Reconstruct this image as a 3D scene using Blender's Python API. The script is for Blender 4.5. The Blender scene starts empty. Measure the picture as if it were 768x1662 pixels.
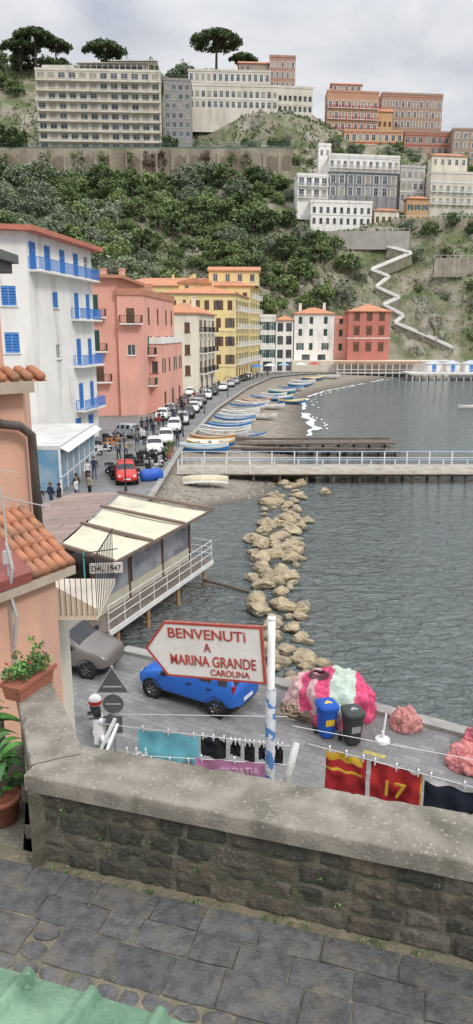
import bpy,bmesh,math,random
from mathutils import Vector as V, Matrix, noise
S=bpy.context.scene; C=S.collection
R=random.Random(11)
pi=math.pi
# ---------------------------------------------------------------- materials
MATS={}
def mat(name,c,c2=None,s=1.,rough=.8,bump=0,bs=10,metal=0,stain=None,ss=.5,lo=.35,hi=.65,alpha=1,spec=.5,bricks=None,rot=0,wet=None,speck=None):
    if name in MATS:return MATS[name]
    m=bpy.data.materials.new(name);m.use_nodes=True;t=m.node_tree;N=t.nodes;L=t.links.new
    b=N['Principled BSDF'];b.inputs['Roughness'].default_value=rough;b.inputs['Metallic'].default_value=metal
    b.inputs['Specular IOR Level'].default_value=spec
    if alpha<1:b.inputs['Alpha'].default_value=alpha
    if c2 is None:c2=tuple(x*.82 for x in c)
    g=N.new('ShaderNodeNewGeometry')
    def nz(scale,vec=None,det=6):
        n=N.new('ShaderNodeTexNoise');n.inputs['Scale'].default_value=scale;n.inputs['Detail'].default_value=det
        L(vec or g.outputs['Position'],n.inputs['Vector']);return n
    def ramp(src,a,bb):
        r=N.new('ShaderNodeMapRange');r.inputs[1].default_value=a;r.inputs[2].default_value=bb;L(src,r.inputs[0]);return r.outputs[0]
    def mix(f,A,B):
        x=N.new('ShaderNodeMix');x.data_type='RGBA'
        if isinstance(f,float):x.inputs[0].default_value=f
        else:L(f,x.inputs[0])
        for i,k in((6,A),(7,B)):
            if isinstance(k,tuple):x.inputs[i].default_value=(*k[:3],1)
            else:L(k,x.inputs[i])
        return x.outputs[2]
    col=mix(ramp(nz(s).outputs[0],lo,hi),c,c2)
    if stain:
        mp=N.new('ShaderNodeMapping');mp.inputs['Scale'].default_value=(1,1,.2);L(g.outputs['Position'],mp.inputs[0])
        f=ramp(nz(ss,mp.outputs[0],8).outputs[0],.5,.72)
        col=mix(f,col,stain)
    if speck:
        col=mix(ramp(nz(speck[1],None,3).outputs[0],.60,.70),col,speck[0])
    if wet:
        sp=N.new('ShaderNodeSeparateXYZ');L(g.outputs['Position'],sp.inputs[0]);col=mix(ramp(sp.outputs[2],wet[0],wet[1]),wet[2],col)
    if bricks:
        bw,bh,mc,ms=bricks
        mp=N.new('ShaderNodeMapping');mp.inputs['Rotation'].default_value=(0,0,rot);L(g.outputs['Position'],mp.inputs[0])
        br=N.new('ShaderNodeTexBrick');br.inputs['Scale'].default_value=1;br.inputs['Brick Width'].default_value=bw;br.inputs['Row Height'].default_value=bh
        br.inputs['Mortar Size'].default_value=ms;br.inputs['Color1'].default_value=(.82,.82,.82,1);br.inputs['Color2'].default_value=(1.15,1.15,1.15,1)
        br.inputs['Mortar'].default_value=(*mc,1);L(mp.outputs[0],br.inputs[0])
        x=N.new('ShaderNodeMix');x.data_type='RGBA';x.blend_type='MULTIPLY';x.inputs[0].default_value=1
        L(col,x.inputs[6]);L(br.outputs[0],x.inputs[7]);col=x.outputs[2]
    L(col,b.inputs['Base Color'])
    if bump:
        bp=N.new('ShaderNodeBump');bp.inputs['Strength'].default_value=bump;bp.inputs['Distance'].default_value=.6/bs
        L(nz(bs,None,8).outputs[0],bp.inputs['Height']);L(bp.outputs[0],b.inputs['Normal'])
    MATS[name]=m;return m
# ---------------------------------------------------------------- mesh builder
class MB:
    def __init__(s,T=None): s.v=[];s.f=[];s.m=[];s.T=T
    def add(s,vs,fs,mi=0):
        o=len(s.v)
        if s.T is not None: vs=[s.T@V(p) for p in vs]
        s.v+=[tuple(p) for p in vs]; s.f+=[[i+o for i in f] for f in fs]; s.m+=[mi]*len(fs)
    def box(s,x0,x1,y0,y1,z0,z1,mi=0):
        s.add([(x0,y0,z0),(x1,y0,z0),(x1,y1,z0),(x0,y1,z0),(x0,y0,z1),(x1,y0,z1),(x1,y1,z1),(x0,y1,z1)],
          [(0,3,2,1),(4,5,6,7),(0,1,5,4),(1,2,6,5),(2,3,7,6),(3,0,4,7)],mi)
    def beam(s,p,q,w,h,mi=0):
        p=V(p);q=V(q);d=(q-p).normalized();u=V((0,0,1)) if abs(d.z)<.95 else V((0,1,0))
        a=d.cross(u).normalized()*w/2;b=a.cross(d).normalized()*h/2
        s.add([p-a-b,p+a-b,p+a+b,p-a+b,q-a-b,q+a-b,q+a+b,q-a+b],[(0,3,2,1),(4,5,6,7),(0,1,5,4),(1,2,6,5),(2,3,7,6),(3,0,4,7)],mi)
    def tube(s,pts,r,n=8,mi=0,caps=True):
        pts=[V(p) for p in pts];k=len(pts);rs=r if isinstance(r,(list,tuple)) else [r]*k
        vs=[];fs=[];pa=None
        for i,p in enumerate(pts):
            d=(pts[min(i+1,k-1)]-pts[max(i-1,0)]).normalized()
            if pa is None:
                u=V((0,0,1)) if abs(d.z)<.9 else V((1,0,0));a=d.cross(u).normalized()
            else:a=(pa-d*pa.dot(d)).normalized()
            pa=a;b=d.cross(a)
            for j in range(n):
                t=2*pi*j/n;vs.append(p+(a*math.cos(t)+b*math.sin(t))*rs[i])
        for i in range(k-1):
            for j in range(n):
                j2=(j+1)%n;fs.append((i*n+j,i*n+j2,(i+1)*n+j2,(i+1)*n+j))
        if caps:fs+=[tuple(range(n))[::-1],tuple(range((k-1)*n,k*n))]
        s.add(vs,fs,mi)
    def lathe(s,c,ax,prof,n=16,mi=0):
        c=V(c);ax=V(ax).normalized();u=V((0,0,1)) if abs(ax.z)<.9 else V((1,0,0));a=ax.cross(u).normalized();b=ax.cross(a)
        vs=[];fs=[]
        for (h,r) in prof:
            for j in range(n):
                t=2*pi*j/n;vs.append(c+ax*h+(a*math.cos(t)+b*math.sin(t))*r)
        for i in range(len(prof)-1):
            for j in range(n):
                j2=(j+1)%n;fs.append((i*n+j,i*n+j2,(i+1)*n+j2,(i+1)*n+j))
        s.add(vs,fs,mi)
    def mesh(s,name,mats,smooth=False):
        me=bpy.data.meshes.new(name);me.from_pydata(s.v,[],s.f)
        for m in (mats if isinstance(mats,(list,tuple)) else [mats]):me.materials.append(m)
        if any(s.m):me.polygons.foreach_set('material_index',s.m)
        if smooth:me.polygons.foreach_set('use_smooth',[True]*len(s.f))
        me.update();return me
PM={}
def setp(o,label,cat,group=None,kind=None):
    if label:o['label']=label
    if cat:o['category']=cat
    if group:o['group']=group
    if kind:o['kind']=kind
def ob(name,me,par=None,M=None,label=None,cat=None,group=None,kind=None,local=False):
    o=bpy.data.objects.new(name,me);C.objects.link(o)
    if M is not None:o.matrix_basis=M
    if par is not None:
        o.parent=par
        if not local:o.matrix_parent_inverse=PM[par.name].inverted()
        PM[o.name]=(PM[par.name]@M if local and M is not None else (PM[par.name] if local else (M or Matrix())))
    else:PM[o.name]=M or Matrix()
    setp(o,label,cat,group,kind);return o
def TR(x,y,z,rz=0):return Matrix.Translation((x,y,z))@Matrix.Rotation(rz,4,'Z')
def thing(name,label,cat,M,group=None):
    o=ob(name,None,M=M,label=label,cat=cat,group=group);o.empty_display_size=.3;return o
ALLCH={}
def copy_tree(src,M,label=None):
    n=src.copy();C.objects.link(n);n.matrix_basis=M;PM[n.name]=M
    if label:n['label']=label
    def rec(a,b):
        for ch in ALLCH.get(a.name,[]):
            k=ch.copy();C.objects.link(k);k.parent=b;rec(ch,k)
    rec(src,n);return n
def index_children():
    ALLCH.clear()
    for o in C.objects:
        if o.parent:ALLCH.setdefault(o.parent.name,[]).append(o)
def text_mesh(body,w,h,m,ext=.003):
    cu=bpy.data.curves.new('lettering','FONT');cu.body=body;cu.extrude=ext;cu.offset=.008
    o=bpy.data.objects.new('tmp',cu);C.objects.link(o)
    dg=bpy.context.evaluated_depsgraph_get();me=bpy.data.meshes.new_from_object(o.evaluated_get(dg))
    bpy.data.objects.remove(o)
    xs=[v.co.x for v in me.vertices];ys=[v.co.y for v in me.vertices]
    x0,x1,y0,y1=min(xs),max(xs),min(ys),max(ys)
    for v in me.vertices:
        v.co=V(((v.co.x-x0)/(x1-x0)*w,-v.co.z,(v.co.y-y0)/(y1-y0)*h))
    me.materials.clear();me.materials.append(m);return me
# common materials
WHITE=mat('white_plaster',(.86,.845,.80),(.79,.775,.73),.4,.85,.1,6,stain=(.62,.60,.54),ss=.8)
WHITEP=mat('white_paint',(.80,.80,.78),None,3,.5)
PINK=mat('pink_plaster',(.80,.40,.31),(.73,.37,.29),.4,.85,.1,6,stain=(.60,.33,.27),ss=.5)
SALMON=mat('salmon_plaster',(.76,.44,.31),(.66,.39,.28),1.2,.9,.2,14,stain=(.56,.35,.27),ss=1.5)
CREAM=mat('cream_plaster',(.78,.72,.59),(.70,.65,.53),.4,.85,.1,6,stain=(.54,.50,.43))
YELLOW=mat('yellow_plaster',(.84,.68,.32),(.77,.62,.30),.4,.85,.1,6,stain=(.62,.52,.31))
RED=mat('red_plaster',(.54,.19,.15),(.48,.18,.14),.4,.85,stain=(.4,.17,.13))
BRICKR=mat('brick_red',(.44,.24,.18),(.37,.21,.16),.3,.9,stain=(.38,.28,.21))
BROWNW=mat('brown_wall',(.38,.29,.22),(.32,.25,.19),.3,.9)
HOTEL=mat('hotel_beige',(.60,.555,.47),(.54,.50,.42),.15,.85,stain=(.45,.42,.36),ss=.3)
HOTEL2=mat('hotel_pale',(.70,.65,.55),(.62,.58,.49),.15,.85,stain=(.48,.45,.39),ss=.3)
GREYST=mat('grey_masonry',(.30,.30,.30),(.24,.24,.24),.4,.9,bricks=(1.2,.6,(.6,.6,.6),.05))
TILE=mat('terracotta_tile',(.60,.26,.13),(.46,.21,.12),2.5,.85,.5,5,stain=(.34,.20,.14))
FLAT=mat('flat_roof',(.36,.34,.31),(.29,.27,.25),.5,.9)
GLASS=mat('window_glass',(.035,.045,.055),(.12,.14,.15),.35,.12,lo=.4,hi=.6)
DARKG=mat('dark_glass',(.015,.018,.02),(.03,.03,.035),2,.06)
BLUEP=mat('blue_paint',(.04,.20,.60),(.05,.24,.64),2,.5)
GREENP=mat('green_paint',(.02,.09,.07),None,2,.6)
BROWNP=mat('brown_wood',(.18,.09,.05),(.12,.07,.04),4,.7)
IRON=mat('dark_iron',(.03,.03,.033),None,3,.6)
STEEL=mat('galvanised_steel',(.45,.46,.47),(.38,.39,.4),5,.45,metal=.6)
RUST=mat('rusty_steel',(.40,.19,.07),(.52,.30,.13),4,.8)
WOODG=mat('grey_wood',(.24,.20,.16),(.16,.13,.11),2,.85,.4,8)
WOODD=mat('dark_wet_wood',(.10,.08,.065),(.17,.13,.10),1.5,.8,.4,6)
BLACK=mat('black_rubber',(.018,.018,.019),None,5,.75)
TERRA=mat('terracotta_pot',(.38,.13,.08),(.30,.11,.07),6,.85,.2,20)
CHROME=mat('chrome',(.6,.6,.6),None,5,.2,metal=1)
REDP=mat('red_paint',(.55,.02,.02),None,4,.35)
YELP=mat('yellow_paint',(.75,.5,.03),None,4,.4)
LAMPW=mat('lamp_glass',(.7,.72,.74),None,4,.1)
LAMPR=mat('lamp_red',(.4,.01,.01),None,4,.15)
BEIGS=mat('beige_blind',(.5,.46,.38))
SAND=mat('coping_stone',(.30,.27,.22),(.19,.17,.14),5,.92,.6,45,stain=(.115,.105,.075),ss=2.6,speck=((.36,.33,.28),34))
# ---------------------------------------------------------------- windows / balconies / houses
ST={'white':(WHITEP,None,''),'whitec':(WHITEP,BEIGS,'closed'),'blue':(WHITEP,BLUEP,'closed'),'green':(WHITEP,GREENP,'open'),'greenc':(WHITEP,GREENP,'closed'),
 'brown':(BROWNP,BROWNP,'open'),'brownc':(BROWNP,BROWNP,'closed'),'plain':(WHITEP,None,''),'dark':(BROWNP,None,''),'trim':(WHITEP,None,'trim'),'trimc':(WHITEP,BEIGS,'trimc'),'trimg':(BROWNP,BROWNP,'trimc')}
WC={}
def winmesh(w,h,st):
    k=(round(w,2),round(h,2),st)
    if k in WC:return WC[k]
    fr,sh,mode=ST[st];b=MB();t=.08
    b.box(-w/2,-w/2+t,-.04,.04,0,h,0);b.box(w/2-t,w/2,-.04,.04,0,h,0)
    b.box(-w/2+t,w/2-t,-.04,.04,0,t,0);b.box(-w/2+t,w/2-t,-.04,.04,h-t,h,0)
    b.box(-t*.4,t*.4,-.035,.035,t,h-t,0)
    if h>1.9:b.box(-w/2+t,w/2-t,-.03,.03,h*.68,h*.68+t*.7,0)
    b.add([(-w/2,.02,0),(w/2,.02,0),(w/2,.02,h),(-w/2,.02,h)],[(0,1,2,3)],1)
    if 'closed' in mode or mode=='trimc':
        for sx in(-1,1):
            x0,x1=sorted((sx*.02,sx*(w/2-.03)))
            n=max(5,int(h/.22))
            for i in range(n):
                z=h*i/n;b.box(x0,x1,-.09,-.05,z+.02,z+h/n*.8,2)
            b.box(x0,x0+.06,-.10,-.045,.01,h-.02,2);b.box(x1-.06,x1,-.10,-.045,.01,h-.02,2)
    if mode=='open':
        for sx in(-1,1):
            x0,x1=sorted((sx*(w/2+.03),sx*(w/2+w*.48)))
            b.box(x0,x1,-.19,-.145,.02,h-.02,2)
            for i in range(4):
                z=h*(i+.5)/4.6;b.box(x0+.07,x1-.07,-.21,-.188,z,z+h/7,2)
    if h<2:b.box(-w/2-.12,w/2+.12,-.25,0,-.1,-.005,0)
    if 'trim' in mode:
        b.box(-w/2-.22,-w/2-.01,-.18,-.08,0,h+.25,0);b.box(w/2+.01,w/2+.22,-.18,-.08,0,h+.25,0);b.box(-w/2-.3,w/2+.3,-.24,-.06,h+.255,h+.42,0)
    WC[k]=b.mesh('window',[fr,GLASS,sh or fr]);return WC[k]
BC={}
def balmesh(w,rm,d=1.0):
    k=(round(w,2),rm.name,d)
    if k in BC:return BC[k]
    b=MB();b.box(-w/2,w/2,-d-.12,-.1,-.2,-.03)
    r=MB();hh=1.0
    r.box(-w/2+.02,w/2-.02,-d-.1,-d-.04,hh-.05,hh);r.box(-w/2+.02,w/2-.02,-d-.1,-d-.04,.05,.1)
    for sx in(-1,1):
        x=sx*(w/2-.05);r.box(x-.03,x+.03,-d-.03,-.13,hh-.05,hh);r.box(x-.03,x+.03,-d-.03,-.13,.05,.1)
        for i in range(5):
            y=-.15-(d-.1)*i/5;r.box(x-.02,x+.02,y-.02,y+.02,.1,hh-.05)
    n=int(w/.2)
    for i in range(n+1):
        x=-w/2+.05+(w-.1)*i/n;r.box(x-.018,x+.018,-d-.09,-d-.05,.1,hh-.05)
    BC[k]=(b.mesh('balcony',WHITE),r.mesh('railing',rm));return BC[k]
def facade(mb,p0,p1,z0,z1,rects,mi=0,dep=.2):
    p0=V((p0[0],p0[1]));p1=V((p1[0],p1[1]));L=(p1-p0).length;d=(p1-p0)/L;n=V((d.y,-d.x));H=z1-z0
    us=sorted({0,L,*[round(r[0],3) for r in rects],*[round(r[1],3) for r in rects]})
    vs=sorted({0,H,*[round(r[2],3) for r in rects],*[round(r[3],3) for r in rects]})
    us=[u for u in us if 0<=u<=L];vs=[v for v in vs if 0<=v<=H]
    def P(u,v,o=0):
        q=p0+d*u-n*o;return(q.x,q.y,z0+v)
    for i in range(len(us)-1):
        for j in range(len(vs)-1):
            uc=(us[i]+us[i+1])/2;vc=(vs[j]+vs[j+1])/2
            if any(r[0]<uc<r[1] and r[2]<vc<r[3] for r in rects):continue
            mb.add([P(us[i],vs[j]),P(us[i+1],vs[j]),P(us[i+1],vs[j+1]),P(us[i],vs[j+1])],[(0,1,2,3)],mi)
    for (a,b,c,e) in rects:
        q=[P(a,c),P(b,c),P(b,e),P(a,e)];k=[P(a,c,dep),P(b,c,dep),P(b,e,dep),P(a,e,dep)]
        mb.add(q+k,[(0,4,5,1),(1,5,6,2),(2,6,7,3),(3,7,4,0)],mi)
def G(cols,rows,w,h,st,bal=None):
    if isinstance(cols,int):cols=[(i+.5)/cols for i in range(cols)]
    return [(c,r,w,h,st,bal) for r in rows for c in cols]
def expand(poly,o):
    n=len(poly);out=[]
    for i in range(n):
        a=V(poly[i-1]);b=V(poly[i]);c=V(poly[(i+1)%n])
        d1=(b-a).normalized();d2=(c-b).normalized();n1=V((d1.y,-d1.x));n2=V((d2.y,-d2.x))
        k=(n1+n2);k=k/(1+n1.dot(n2));out.append(b+k*o)
    return out
VAR={'white':'whitec','trim':'trimc','plain':'whitec','greenc':'green','brown':'brownc'}
rv=random.Random(99)
def house(name,label,cat,poly,z0,z1,wm,ops,roof='flat',rm=None,rise=2.2,over=.45,group=None,bands=None,bm=None,belowz=0,chim=0):
    cx=sum(p[0] for p in poly)/len(poly);cy=sum(p[1] for p in poly)/len(poly)
    e=thing(name,label,cat,TR(cx,cy,z0),group)
    mb=MB();n=len(poly)
    for i in range(n):
        p0=V(poly[i]);p1=V(poly[(i+1)%n]);L=(p1-p0).length;d=(p1-p0)/L;nn=V((d.y,-d.x));ang=math.atan2(d.y,d.x)
        lst=ops.get(i,[]);rects=[]
        for (fu,zz,w,h,st,bal) in lst:
            uc=fu*L
            if st in VAR and rv.random()<.28:st=VAR[st]
            rects.append((uc-w/2,uc+w/2,zz,zz+h))
            q=p0+d*uc-nn*.12;M=TR(q.x,q.y,z0+zz,ang)
            ob('door' if h>2.05 and zz<1 else 'window',winmesh(w,h,st),e,M)
            if bal:
                bw,brm=bal[0],bal[1];sh=bal[2] if len(bal)>2 else 0
                bb,rr=balmesh(bw,brm);q2=q+d*sh
                M2=TR(q2.x,q2.y,z0+zz,ang)
                bo=ob('balcony',bb,e,M2);ob('railing',rr,bo,M2)
        facade(mb,p0,p1,z0,z1,rects)
        if belowz:facade(mb,p0,p1,z0-belowz,z0,[])
    for zb in (bands or []):
        ex=expand(poly,.12);ex0=expand(poly,-.05)
        for i in range(n):
            a,b_=ex[i],ex[(i+1)%n];c_,d_=ex0[i],ex0[(i+1)%n]
            za,zc=z0+zb,z0+zb+.3
            mb.add([(a.x,a.y,za),(b_.x,b_.y,za),(b_.x,b_.y,zc),(a.x,a.y,zc),(c_.x,c_.y,za),(d_.x,d_.y,za),(d_.x,d_.y,zc),(c_.x,c_.y,zc)],[(0,1,2,3),(0,4,5,1),(3,2,6,7)],1)
    ob('wall',mb.mesh('wall',[wm,bm or wm]),e)
    r=MB()
    if roof=='flat':
        r.add([(p[0],p[1],z1-.02) for p in poly],[tuple(range(n))],1)
        ex=expand(poly,.15 if over<1 else over);inn=expand(poly,-.3)
        zt=z1+(.7 if over<1 else .25);zb=z1-.15
        for i in range(n):
            a,b_=ex[i],ex[(i+1)%n];c_,d_=inn[i],inn[(i+1)%n]
            r.add([(a.x,a.y,zb),(b_.x,b_.y,zb),(b_.x,b_.y,zt),(a.x,a.y,zt),(c_.x,c_.y,zt),(d_.x,d_.y,zt),(c_.x,c_.y,zb),(d_.x,d_.y,zb)],[(0,1,2,3),(3,2,5,4),(4,5,7,6),(1,0,6,7)],0)
        ro=ob('roof',r.mesh('roof',[rm or wm,FLAT]),e)
    else:
        ex=expand(poly,over);zz=z1-.02
        ex=[V((p.x,p.y,zz)) for p in ex]
        l0=(ex[1]-ex[0]).length;l1=(ex[2]-ex[1]).length
        if l0>=l1:A,B,Cc,D=ex
        else:B,Cc,D,A=ex
        mA=(A+D)/2;mB=(B+Cc)/2;u=(mB-mA).normalized();ins=min(l0,l1)/2*(.95 if roof=='hip' else .0)
        r1=mA+u*ins+V((0,0,rise));r2=mB-u*ins+V((0,0,rise))
        dn=V((0,0,.22))
        r.add([A,B,Cc,D,r1,r2,A-dn,B-dn,Cc-dn,D-dn],[(0,1,5,4),(1,2,5),(2,3,4,5),(3,0,4),(6,7,1,0),(7,8,2,1),(8,9,3,2),(9,6,0,3),(9,8,7,6)])
        ro=ob('roof',r.mesh('roof',[rm or TILE]),e)
    rc=random.Random(int(cx*7+cy))
    for i in range(chim):
        a,b_=rc.uniform(.15,.85),rc.uniform(.3,.7)
        x=(poly[0][0]*(1-a)+poly[1][0]*a)*(1-b_)+(poly[3][0]*(1-a)+poly[2][0]*a)*b_;y=(poly[0][1]*(1-a)+poly[1][1]*a)*(1-b_)+(poly[3][1]*(1-a)+poly[2][1]*a)*b_
        s=rc.uniform(.25,.45);q=MB();h_=rc.uniform(1.1,1.8)+(rise*.7 if roof!='flat' else 0);q.box(x-s,x+s,y-s,y+s,z1-.3,z1+h_);q.box(x-s*1.25,x+s*1.25,y-s*1.25,y+s*1.25,z1+h_+.003,z1+h_+.15)
        ob('chimney',q.mesh('chimney',wm),ro)
    return e
# ================================================================= TERRAIN
def interp(tab,x):
    if x<=tab[0][0]:return tab[0][1]
    for i in range(len(tab)-1):
        a,b=tab[i],tab[i+1]
        if x<=b[0]:
            t=(x-a[0])/(b[0]-a[0]);return a[1]+(b[1]-a[1])*t
    return tab[-1][1]
COLS=[(-140,[(150,-3),(190,22),(280,60),(293.5,66),(296,77),(325,82),(350,114),(385,140),(600,150)]),
(-70,[(165,-3),(195,24),(285,64),(293.5,67),(296,77.5),(322,80),(342,106),(380,133),(600,140)]),
(-30,[(188,-3),(212,26),(285,64),(293.5,67),(296,77.5),(318,80),(340,104),(375,128),(600,132)]),
(10,[(208,-3),(226,22),(285,62),(293.5,67),(296,77.5),(308,82),(320,99),(348,107),(372,122),(600,124)]),
(32,[(204,-4),(226,-1),(240,20),(264,44),(285,58),(300,74),(320,92),(336,101),(352,108),(600,112)]),
(48,[(212,-4),(229,1),(234,5),(262,38),(268,47),(288,57),(304,70),(322,84),(332,92),(360,97),(600,100)]),
(64,[(212,-4),(229,1),(234,5),(262,38),(268,47),(290,57),(304,70),(322,84),(332,90),(345,96),(600,100)]),
(80,[(212,-4),(227,-1),(232,5),(256,40),(272,50),(290,56),(308,72),(326,82),(342,94),(600,98)]),
(110,[(212,-4),(222,-1),(228,6),(250,42),(278,53),(300,66),(330,80),(350,86),(600,92)])]
def H(x,y,rough=True):
    if x<=COLS[0][0]:z=interp(COLS[0][1],y)
    elif x>=COLS[-1][0]:z=interp(COLS[-1][1],y)
    else:
        for i in range(len(COLS)-1):
            if x<=COLS[i+1][0]:
                t=(x-COLS[i][0])/(COLS[i+1][0]-COLS[i][0])
                z=interp(COLS[i][1],y)*(1-t)+interp(COLS[i+1][1],y)*t;break
    if rough and z>4 and not(292<y<298 and x<22):
        z+=noise.fractal(V((x*.06,y*.06,0)),1,2,5)*2.2-.6
        if x>18 and 232<y<266 or (x<36 and 298<y<322):
            z+=min(1,(z-4)/8)*(1.6*noise.noise(V((x*.35,y*.12,2)))+1.0*noise.noise(V((x*.8,y*.3,8)))-.5)
    return z
HILL=mat('hill_scrub',(.12,.14,.065),(.27,.24,.18),.12,.95,.8,1.2,stain=(.38,.34,.28),ss=.16,lo=.42,hi=.6)
mb=MB();xs=[-400,-300,-220]+[-160+2.*i for i in range(146)]+[160,220,300,500]
ys=[150+2.*i for i in range(126)]+[420,460,520,600]
nx=len(xs)
mb.v=[(x,y,H(x,y)) for y in ys for x in xs]
mb.f=[(j*nx+i,j*nx+i+1,(j+1)*nx+i+1,(j+1)*nx+i) for j in range(len(ys)-1) for i in range(nx-1)];mb.m=[0]*len(mb.f)
ob('hill',mb.mesh('hill',HILL,False),label='steep scrubby rocky hillside above the harbour',cat='hill',kind='structure')
# sea
def seamat():
    m=bpy.data.materials.new('sea_water');m.use_nodes=True;t=m.node_tree;N=t.nodes;L=t.links.new
    b=N['Principled BSDF'];b.inputs['Roughness'].default_value=.09;b.inputs['IOR'].default_value=1.42
    g=N.new('ShaderNodeNewGeometry')
    def nz(s,sc,det,dist=0,rot=.35):
        mp=N.new('ShaderNodeMapping');mp.inputs['Scale'].default_value=sc;mp.inputs['Rotation'].default_value=(0,0,rot);L(g.outputs['Position'],mp.inputs[0])
        n=N.new('ShaderNodeTexNoise');n.inputs['Scale'].default_value=s;n.inputs['Detail'].default_value=det;n.inputs['Distortion'].default_value=dist;L(mp.outputs[0],n.inputs[0]);return n.outputs[0]
    n1=nz(.8,(.7,1.4,1),4,.8);n2=nz(2.3,(.75,1.3,1),4,.7,-.2);n3=nz(.06,(1,1,1),3)
    a=N.new('ShaderNodeMath');a.operation='MULTIPLY_ADD';L(n2,a.inputs[0]);a.inputs[1].default_value=.55;L(n1,a.inputs[2])
    bp=N.new('ShaderNodeBump');bp.inputs['Strength'].default_value=1;bp.inputs['Distance'].default_value=1.35;L(a.outputs[0],bp.inputs['Height']);L(bp.outputs[0],b.inputs['Normal'])
    x=N.new('ShaderNodeMix');x.data_type='RGBA';x.inputs[6].default_value=(.125,.145,.148,1);x.inputs[7].default_value=(.175,.21,.20,1);L(n3,x.inputs[0])
    L(x.outputs[2],b.inputs['Base Color']);return m
SEA=seamat()
mb=MB();mb.add([(-3000,5,-1.2),(3000,5,-1.2),(3000,3000,-1.2),(-3000,3000,-1.2)],[(0,1,2,3)])
ob('water',mb.mesh('water',SEA),label='rippled grey green sea water of the bay',cat='water',kind='structure')
mb=MB();mb.add([(-3000,-300,-6),(3000,-300,-6),(3000,3000,-6),(-3000,3000,-6)],[(0,1,2,3)])
ob('ground',mb.mesh('ground',mat('seabed',(.1,.09,.07))),label='sandy sea bed below the harbour water',cat='ground',kind='structure')
ETAB=[(44,-7),(47,-5.9),(60,-5.6),(72,-5.3),(105,-3.1),(146,2),(183,8.8),(196,17),(204,28),(212,36)]
WTAB=[(44,-7.2),(47,-6),(49,-3),(53,2.2),(60,3.8),(70,5.5),(80,7.5),(93,9.4),(111,9.7),(138,12.6),(153,17.9),(183,33.8),(203,44),(212,44)]
ROAD=mat('basalt_road',(.225,.222,.218),(.175,.172,.168),.7,.75,.4,12,bricks=(.46,.23,(.72,.72,.69),.012),rot=.5,stain=(.135,.13,.125),ss=.3,speck=((.27,.265,.26),9))
edge=[(12,14.6),(6.65,17.8),(1.4,20.8),(-4,23.3),(-8.2,25.1),(-8.2,33),(-7.6,40),(-6.6,44.5)]+[(interp(ETAB,y),y) for y in range(47,212,5)]+[(60,214),(120,216)]
pts=[(12,-2)]+edge+[(120,240),(-60,240),(-60,-2)]
me=bpy.data.meshes.new('road');bm=bmesh.new()
vv=[bm.verts.new((p[0],p[1],0)) for p in pts];bm.faces.new(vv);bmesh.ops.triangulate(bm,faces=bm.faces[:])
for i in range(len(edge)-1):
    a,b=edge[i],edge[i+1]
    bm.faces.new([bm.verts.new(q) for q in((a[0],a[1],-.003),(b[0],b[1],-.003),(b[0],b[1],-2.5),(a[0],a[1],-2.5))]).material_index=1
bm.normal_update();bm.to_mesh(me);bm.free()
me.materials.append(ROAD);me.materials.append(mat('quay_stone',(.26,.23,.19),(.14,.13,.10),1,.9,.5,6,wet=(-1.3,-.8,(.05,.05,.035))))
ob('road',me,label='grey basalt paved quay road along the harbour',cat='road',kind='structure')
mb=MB()
for i in range(len(edge)-1):
    a,b=edge[i],edge[i+1]
    if i<3 or i>=8:mb.beam((a[0],a[1],.062),(b[0],b[1],.062),.45,.12)
ob('quay_kerb',mb.mesh('kerb',mat('kerb_stone',(.36,.35,.32),(.25,.24,.22),2,.9,.4,10)),label='pale stone kerb along the quay edge',cat='kerb',kind='structure')
BEACH=mat('dark_sand',(.26,.22,.175),(.19,.16,.13),.6,.95,.6,14,stain=(.32,.28,.22),ss=1.5,wet=(-1.15,-.9,(.11,.095,.075)),speck=((.38,.35,.3),5))
mb=MB();rows=[44+1.5*i for i in range(113)];nt=22
for y in rows:
    E,W=interp(ETAB,y)-.6,interp(WTAB,y)
    for k in range(nt):
        t=k/14;x=E+(W-E)*t if t<=1 else W+(t-1)*10
        z=-.28-.88*t if t<=1 else -1.16-(t-1)*2
        mb.v.append((x,y,z+.07*noise.noise(V((x*.5,y*.5,0)))))
mb.f=[(j*nt+i,j*nt+i+1,(j+1)*nt+i+1,(j+1)*nt+i) for j in range(len(rows)-1) for i in range(nt-1)];mb.m=[0]*len(mb.f)
ob('beach',mb.mesh('beach',BEACH,True),label='dark grey pebble and sand beach beside the quay',cat='beach',kind='structure')
mb=MB();rd=random.Random(31)
for i in range(1500):
    y=rd.uniform(46,78);E,W=interp(ETAB,y)-.3,interp(WTAB,y);t=rd.random();x=E+(W-E)*t;s=rd.uniform(.03,.11);z=-.28-.88*t
    mb.add([(x-s,y-s,z),(x+s,y-s*.8,z),(x+s*.9,y+s,z),(x-s*.8,y+s*.8,z),(x,y,z+s*.9)],[(0,1,4),(1,2,4),(2,3,4),(3,0,4)])
ob('pebbles',mb.mesh('pebbles',mat('pebble_grey',(.36,.33,.28),(.2,.18,.15),3)),label='loose grey pebbles scattered over the beach',cat='pebbles',kind='stuff')
FOAM=mat('sea_foam',(.8,.82,.83),None,2,.7)
mb=MB();yy=86.
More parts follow.
